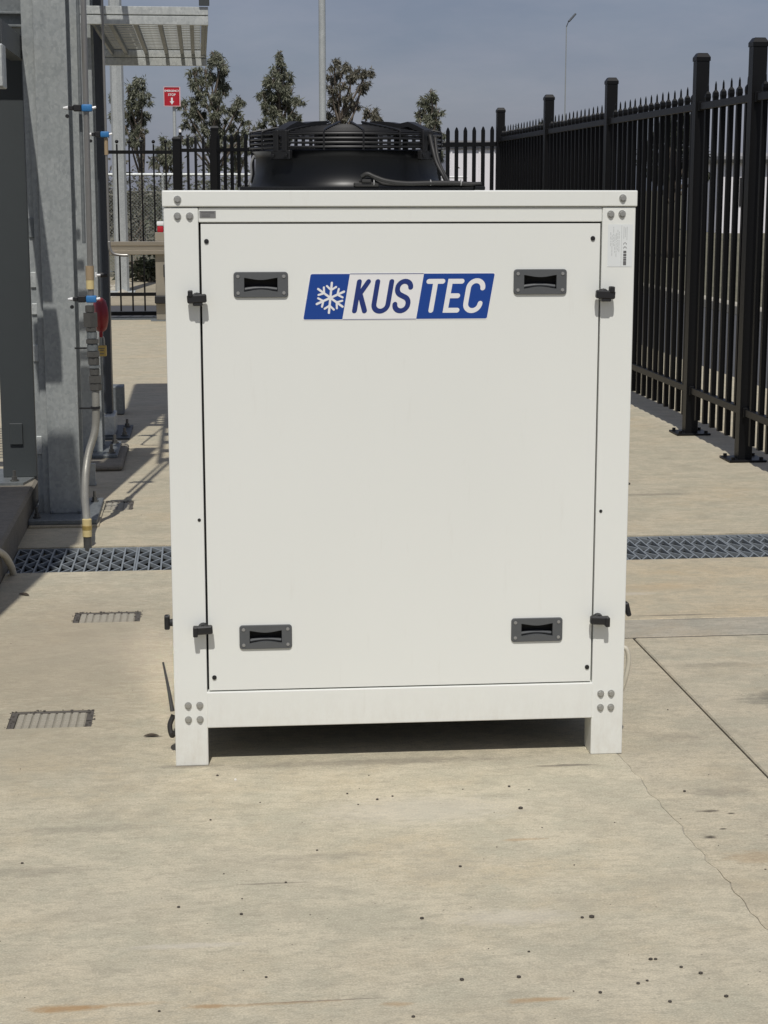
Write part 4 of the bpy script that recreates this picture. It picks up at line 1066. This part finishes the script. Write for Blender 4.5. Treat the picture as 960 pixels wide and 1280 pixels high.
def pole(name, label, x, y, r0, r1, h, mat, n=8):
    t = thing(name, label, 'pole', (x, y, 0)); obj('shaft', cyl(BM(), (x, y, -.05), (x, y, h), r0, r1, n), mat, t, n > 10)
    obj('base_plate', box(BM(), x - r0 * 1.8, x + r0 * 1.8, y - r0 * 1.8, y + r0 * 1.8, -.04, .0, .004), mat, t)
    return t
pole('galvanised_pole', 'thick galvanised octagonal pole rising behind the far gate at left', -1.15, 26.3, .105, .085, 8.5, 'galv_new')
pole('light_pole', 'tall pale light pole rising behind the fan', 2.66, 38, .078, .068, 12, 'galv_new', 12)
lp = pole('street_lamp', 'slender street lamp far beyond the right fence', 12.27, 59, .026, .016, 6.85, 'galv', 10)
bm = BM(); tube(bm, [(12.27, 59, 6.80), (12.32, 58.95, 6.95), (12.40, 58.93, 7.08)], .016, 8); obj('bracket', bm, 'lamp', lp)
bm = BM(); box(bm, 12.26, 12.62, 58.85, 59.0, 7.06, 7.12, .02, rot=Matrix.Rotation(R(-48), 4, 'Y')); obj('lamp_head', bm, 'lamp', lp)

# ---------------------------------------------------------------- chain-link fence, far building
ch = thing('chain_link_fence', 'grey chain-link fence with galvanised rails beyond the gate', 'fence', (-.5, 31.3, 0))
x0, x1, yb, hh = -5.0, 4.0, 31.3, 1.72
bm = BM(); cyl(bm, (x0, yb, hh + .02), (x1, yb, hh + .02), .024, None, 8); obj('top_rail', bm, 'galv_new', ch)
bm = BM(); cyl(bm, (x0, yb, .06), (x1, yb, .06), .012, None, 6); obj('bottom_wire', bm, 'galv', ch)
for x in (-4.4, -2.2, -.62, -.42, 1.6, 3.6): obj('post', cyl(BM(), (x, yb, -.04), (x, yb, hh + .05), .026, None, 8), 'galv_new', ch)
bm = BM(); pt = .062; w = .0035
for sgn in (1, -1):
    k = -hh
    while k < (x1 - x0):
        a, b = (k, 0.), (k + hh, hh)
        if a[0] < 0: a = (0., -a[0])
        if b[0] > x1 - x0: b = (x1 - x0, hh - (b[0] - (x1 - x0)))
        if b[1] > a[1] + .01:
            xa, xb = (x0 + a[0], x0 + b[0]) if sgn > 0 else (x1 - a[0], x1 - b[0])
            yo = yb - .026 + sgn * .0015
            for dd in ((w, 0), (0, w)):
                vs = [bm.verts.new(q) for q in ((xa - dd[0], yo - dd[1], a[1] + .01), (xa + dd[0], yo + dd[1], a[1] + .01), (xb + dd[0], yo + dd[1], b[1] + .01), (xb - dd[0], yo - dd[1], b[1] + .01))]
                bm.faces.new(vs)
        k += pt
o = obj('wire_mesh', bm, 'galv', ch); o['kind'] = 'stuff'
sh = thing('white_shed', 'white box-like shed with grey fascia beyond the rear fence', 'shed', (8, 50.5, 0))
obj('wall', box(BM(), 6.95, 11.0, 49.5, 53.5, -.04, 2.60, .01), 'shed_white', sh)
for k in range(10): obj('wall_rib', box(BM(), 7.05 + k * .4, 7.10 + k * .4, 49.47, 49.4995, .0, 2.598), 'shed_white', sh)
obj('fascia', box(BM(), 6.90, 11.05, 49.42, 53.55, 2.601, 2.78, .02), 'fascia', sh)
obj('roof', prism(BM(), [(6.86, 49.3), (11.1, 49.3), (11.1, 53.6), (6.86, 53.6)], 2.781, 2.83), 'fascia', sh)
hr = thing('hand_rail', 'white hand rail beside the far white shed', 'rail', (6.8, 46, 0))
bm = BM(); cyl(bm, (6.3, 46, 1.80), (7.0, 46, 1.80), .03, None, 8); obj('top_bar', bm, 'film_white', hr)
for x in (6.35, 6.95): obj('rail_post', cyl(BM(), (x, 46, -.04), (x, 46, 1.82), .03, None, 8), 'film_white', hr)
fh = thing('far_house', 'small pale building seen between the near fence pickets', 'house', (20.5, 62, 0))
obj('wall', box(BM(), 18.4, 22.5, 61, 66, -.04, 2.4), 'shed_white', fh)
obj('roof', box(BM(), 18.1, 22.8, 60.6, 66.4, 2.401, 2.75, .12), 'fascia', fh)
for x in (19.0, 21.2): obj('window', box(BM(), x, x + .9, 60.97, 60.9999, .9, 1.9), 'cavity', fh)

# ---------------------------------------------------------------- trees
def tree(label, x, y, crown, clumps, seed, n_leaf=5200, mat='gum', leaf=(.125, .0135), fork=.35, name='gum_tree', group='gum trees beyond the fences', dark=.0, thin=1.0):
    """clumps: (dx, z, r) from the trunk base, metres"""
    r = random.Random(seed); t = thing(name, label, 'tree', (x, y, -.04), 0, group)
    top = max(c[1] for c in clumps); bm = BM()
    h0 = max(.6, min(c[1] - c[2] for c in clumps) + .1)
    tr_top = Vector((x + r.uniform(-.1, .1), y, top * .72))
    tube(bm, [(x, y, -.05), (x + r.uniform(-.06, .06), y, h0 * .6), (x + r.uniform(-.1, .1), y + r.uniform(-.1, .1), (h0 + top) * .42), tr_top, (tr_top.x + r.uniform(-.1, .1), y, top * .93)], lambda s: .085 * (1 - s) + .012, 8, 5)
    obj('trunk', bm, 'bark', t, 'all')
    cl3 = [(Vector((x + dx, y + r.uniform(-.55, .55) * (.6 + rad), z)), rad) for dx, z, rad in clumps]
    bm = BM()
    for c, rad in cl3:
        a = Vector((x, y, max(h0 * .7, c.z - .9 - abs(c.x - x) * .5)))
        m = (a + c) / 2 + Vector((r.uniform(-.1, .1), r.uniform(-.1, .1), .06))
        tube(bm, [a, m, c, c + Vector((r.uniform(-.1, .1), r.uniform(-.1, .1), rad * .6))], lambda s: .030 * (1 - s) + .006, 6, 4)
        for q in range(4):
            e = c + Vector((r.uniform(-1, 1), r.uniform(-1, 1), r.uniform(-.5, 1))) * rad * .75
            tube(bm, [c - Vector((0, 0, rad * .2)), (c + e) / 2 + Vector((0, 0, .05)), e], lambda s: .010 * (1 - s) + .003, 5, 3)
    obj('limbs', bm, 'bark', t, 'all')
    n_leaf = int(n_leaf * 1.5); vol = sum(rad ** 2.2 for _, rad in cl3); vs = []; fs = []
    for c, rad in cl3:
        k = int(n_leaf * rad ** 2.2 / vol); nsub = max(6, int(rad * 40 * thin))
        subs = []
        for _ in range(nsub):
            while True:
                p = Vector((r.uniform(-1, 1), r.uniform(-1, 1), r.uniform(-1, 1)))
                if .25 < p.length < 1: break
            subs.append((c + Vector((p.x * rad, p.y * rad, p.z * rad * .95)), rad * r.uniform(.12, .26)))
        for i in range(k):
            sc, sr = r.choice(subs)
            p = sc + Vector((r.gauss(0, .55), r.gauss(0, .55), r.gauss(0, .75))) * sr
            L = leaf[0] * r.uniform(.6, 1.3); wd = leaf[1] * r.uniform(.7, 1.3)
            d = Vector((r.gauss(0, .6), r.gauss(0, .6), -1 if r.random() < .72 else r.uniform(-.6, .6))).normalized()
            sd = d.cross(Vector((r.uniform(-1, 1), r.uniform(-1, 1), r.uniform(-1, 1)))).normalized()
            i0 = len(vs); md = p + d * L * .45
            vs += [p, md + sd * wd, p + d * L, md - sd * wd]; fs.append((i0, i0 + 1, i0 + 2, i0 + 3))
    loc = Vector(t.location)
    me = bpy.data.meshes.new('crown'); me.from_pydata([tuple(v - loc) for v in vs], [], fs); me.materials.append(M[mat])
    o = bpy.data.objects.new('crown', me); C.objects.link(o); o.parent = t
    return t
# crown clumps given as offsets (m) and heights
def P(x0, lst, k=.0206): return [((px - x0) * k, 1.48 + (237 - py) * k, pr * k) for px, py, pr in lst]
tree('gum tree half hidden behind the galvanised pole', -1.45, 45.4, 0, P(172, [(168, 112, 12), (176, 128, 12), (164, 138, 12), (172, 150, 13), (166, 162, 12), (174, 168, 9), (160, 120, 10), (162, 180, 10), (150, 150, 14), (146, 128, 12)]), 11, 3800)
tree('broad sparse gum tree behind the red emergency sign', .45, 45.2, 0, P(268, [(268, 78, 11), (276, 90, 13), (258, 96, 12), (244, 100, 9), (272, 108, 13), (252, 116, 13), (240, 132, 10), (262, 128, 12), (278, 122, 8), (232, 142, 10), (248, 146, 12), (270, 144, 11), (290, 142, 11), (298, 132, 8), (236, 160, 10), (256, 164, 11), (280, 160, 12), (302, 152, 8), (308, 166, 9), (244, 176, 9), (292, 174, 10), (228, 178, 8), (268, 180, 10)]), 12, 7600, 'gum', thin=.8)
tree('conical gum tree left of the tall light pole', 2.09, 45.0, 0, P(350, [(349, 76, 5), (350, 86, 7), (348, 96, 10), (355, 104, 11), (342, 108, 11), (334, 114, 10), (350, 118, 13), (362, 122, 12), (330, 126, 9), (342, 132, 13), (358, 136, 13), (370, 134, 8), (334, 144, 11), (350, 150, 12), (366, 150, 10), (330, 156, 7), (342, 168, 12), (360, 168, 12)]), 13, 6400)
tree('gum tree with thin see-through crown right of the light pole', 3.6, 44.9, 0, P(426, [(418, 88, 8), (430, 92, 9), (444, 96, 8), (456, 98, 9), (416, 102, 8), (438, 104, 8), (455, 108, 7), (414, 118, 7), (428, 112, 6), (452, 118, 6), (416, 132, 8), (434, 128, 7), (444, 136, 8), (428, 146, 10), (460, 146, 9), (414, 148, 8), (470, 150, 7)]), 14, 4300, 'gum_brown', thin=.7)
tree('small gum tree between the fan and the right fence', 5.8, 44.6, 0, P(535, [(535, 122, 5), (530, 130, 7), (541, 130, 7), (536, 140, 9), (527, 146, 8), (544, 146, 8), (532, 156, 10), (545, 158, 7), (536, 172, 11), (548, 172, 6), (540, 190, 12), (552, 196, 6), (546, 212, 9)]), 15, 3600)
tree('small distant gum tree between the gate pickets', -1.0, 55, 0, P(201, [(201, 178, 7), (206, 188, 9), (196, 190, 9), (204, 200, 10), (192, 202, 9), (212, 206, 8)], .0252), 16, 2400)
tree('small distant gum tree left of the fan', 1.3, 60, 0, P(306, [(302, 172, 8), (312, 176, 7), (306, 186, 10), (316, 192, 8), (298, 192, 9), (308, 204, 10)], .0275), 17, 2400)
tree('dark round tree seen between the pickets of the right fence', 10.6, 39.1, 0, P(835, [(838, 152, 14), (826, 162, 14), (850, 160, 15), (836, 174, 18), (858, 178, 16), (818, 178, 14), (868, 194, 14), (846, 198, 18), (824, 198, 16), (806, 196, 12), (840, 216, 18), (864, 216, 15), (812, 216, 14)], .0179), 18, 9000, 'dark_leaf')
tree('dark bushy tree behind the far panels of the right fence', 10.2, 52, 0, P(715, [(690, 176, 14), (712, 170, 16), (736, 178, 16), (700, 192, 16), (724, 194, 18), (750, 196, 14), (680, 200, 14), (708, 214, 18), (738, 214, 18), (676, 218, 12), (760, 216, 12)], .0238), 19, 6500, 'dark_leaf')
tree('low tree behind the near end of the right fence', 17.5, 48, 0, P(915, [(905, 196, 10), (918, 200, 10), (896, 206, 10), (926, 210, 9), (910, 214, 12)], .022), 20, 2600, 'dark_leaf')
# scrub beyond the chain-link fence
def bush(label, x, y, w, h, seed, mat='gum', n=2600):
    r = random.Random(seed); t = thing('scrub_bush', label, 'bush', (x, y, -.04), 0, 'scrub beyond the chain-link fence'); vs = []; fs = []
    cl = [(Vector((x + r.uniform(-w, w), y + r.uniform(-.5, .5), r.uniform(.15, .85) * h)), r.uniform(.18, .42) * h) for _ in range(22)]
    for _ in range(n):
        c, q = r.choice(cl); p = c + Vector((r.gauss(0, .5), r.gauss(0, .5), r.gauss(0, .5))) * q
        if p.z < 0: continue
        L = r.uniform(.08, .2); d = Vector((r.gauss(0, .8), r.gauss(0, .8), r.uniform(-1, .5))).normalized(); sd = d.cross(Vector((r.random(), r.random(), r.random()))).normalized()
        i0 = len(vs); vs += [p, p + d * L * .5 + sd * .03, p + d * L, p + d * L * .5 - sd * .03]; fs.append((i0, i0 + 1, i0 + 2, i0 + 3))
    loc = Vector(t.location)
    me = bpy.data.meshes.new('foliage'); me.from_pydata([tuple(v - loc) for v in vs], [], fs); me.materials.append(M[mat]); o = bpy.data.objects.new('foliage', me); C.objects.link(o); o.parent = t
    bm = BM()
    for _ in range(7):
        a = Vector((x + r.uniform(-w * .3, w * .3), y, -.03)); b = Vector((x + r.uniform(-w, w), y + r.uniform(-.4, .4), h * r.uniform(.5, .9)))
        tube(bm, [a, (a + b) / 2 + Vector((0, 0, .1)), b], lambda s: .025 * (1 - s) + .006, 5, 3)
    obj('stems', bm, 'bark', t)
for i, (x, y, w, h, lb_) in enumerate(((-3.6, 43, 1.1, 2.1, 'olive scrub bush at the far left beyond the gate'), (-1.5, 42, 1.0, 1.9, 'olive scrub bush behind the thick pole'), (.1, 41, 1.0, 2.0, 'olive scrub bush under the red sign'), (1.6, 42, .9, 1.8, 'olive scrub bush just left of the fan'),
                                (3.2, 43, 1.0, 1.9, 'olive scrub bush hidden behind the fan'), (5.1, 43, .6, 1.5, 'olive scrub bush left of the white shed'))):
    bush(lb_, x, y, w, h, 30 + i, 'gum_brown' if i % 2 else 'gum')
for i, (x, y, w, h, lb_) in enumerate(((11.4, 30, 1.2, 1.3, 'dark bush beyond the kerb, behind the right fence'), (14.5, 36, 1.6, 1.6, 'wide dark bush farther along behind the right fence'))):
    bush(lb_, x, y, w, h, 50 + i, 'dark_leaf', 3600)
bush('low fallen branch heap on the sand beyond the gate', -.85, 29.5, .45, .42, 61, 'dark_leaf', 700)

# sandy bank with stones beyond the gate
r = random.Random(4); bm = BM()
for k in range(160):
    q = r.uniform(.03, .11); ball(bm, (r.uniform(-3, 3), r.uniform(24.5, 30.5), -.04 + q * .2), q, 1, (1, r.uniform(.7, 1.2), r.uniform(.5, .8)))
tag(obj('bank_stones', bm, 'kerb'), 'scattered pale stones on the sandy bank', None, None, 'stuff')

# ---------------------------------------------------------------- leaves and grit on the concrete
def leaf(x, y, L, w, rz, label):
    bm = BM(); n = 8; c = [bm.verts.new((-L / 2 + L * i / n, 0, .004 + .002 * math.sin(math.pi * i / n))) for i in range(n + 1)]
    for s in (-1, 1):
        e = [bm.verts.new((-L / 2 + L * i / n, s * w * math.sin(math.pi * i / n) ** .8, .0045 + .003 * math.sin(math.pi * i / n) * (1 + .4 * s))) for i in range(1, n)]
        row = [c[0]] + e + [c[n]]
        for i in range(n):
            f = [c[i], c[i + 1], row[i + 1], row[i]]; f = [v for j, v in enumerate(f) if v not in f[:j]]
            if len(f) > 2: bm.faces.new(f)
    o = obj('dry_leaf', bm, 'leaf_debris', local=True); o.location = (x, y, 0); o.rotation_euler = (0, 0, rz)
    md = o.modifiers.new('thick', 'SOLIDIFY'); md.thickness = .0012
    tag(o, label, 'leaf', 'dead leaves on the concrete')
leaf(-.672, 6.41, .055, .008, R(-42), 'dead brown leaf near the plinth, in front of the drain')
leaf(-.158, 4.645, .042, .006, R(4), 'dead brown leaf left of the cabinet\'s front leg')
r = random.Random(9); bm = BM()
spots = [(.02, 4.30, 5), (.0, 3.98, 4), (-.07, 3.47, 5), (.06, 3.42, 5), (-.42, 3.75, 5), (.45, 4.1, 4), (.75, 4.14, 5), (.75, 3.98, 8), (.55, 3.63, 5), (.43, 3.36, 6), (.62, 3.18, 4), (.78, 3.33, 8), (.76, 3.33, 5), (.58, 3.07, 6), (.47, 3.07, 6), (.85, 3.12, 6), (.86, 3.12, 5), (.9, 3.08, 5), (.93, 3.05, 6), (.80, 3.02, 5), (.82, 3.03, 4), (.72, 2.99, 5), (.95, 2.95, 6), (.84, 2.94, 5), (.34, 4.13, 4), (.41, 4.08, 5), (.36, 4.05, 3), (1.18, 4.06, 5), (.16, 3.58, 4), (.24, 3.76, 4), (.1, 3.12, 4), (-.1, 3.0, 4), (.36, 2.93, 5)]
for x, y, q in spots:
    q *= .0007; ball(bm, (x, y, q * .45), q, 1, (1.15, r.uniform(.8, 1.3), .75))
for _ in range(90):
    q = r.uniform(.0007, .0020); ball(bm, (r.uniform(-.7, 1.35), r.uniform(2.8, 4.3) if r.random() < .75 else r.uniform(4.3, 8.5), q * .4), q, 1, (1.2, 1, .7))
for x, y, q in ((2.15, 8.6, .012), (2.0, 8.5, .010), (1.85, 8.9, .009), (1.7, 8.8, .008), (1.95, 9.3, .008)): ball(bm, (x, y, q * .4), q, 1, (1.3, 1, .6))
tag(obj('gravel_grit', bm, 'stone'), 'dark grit and small stones scattered over the concrete', None, None, 'stuff')
bm = BM(); ball(bm, (.065, 4.26, .002), .004, 1); ball(bm, (-.13, 7.9, .002), .006, 1)
tag(obj('pale_chips', bm, 'chip'), 'two pale chips lying on the concrete', None, None, 'stuff')
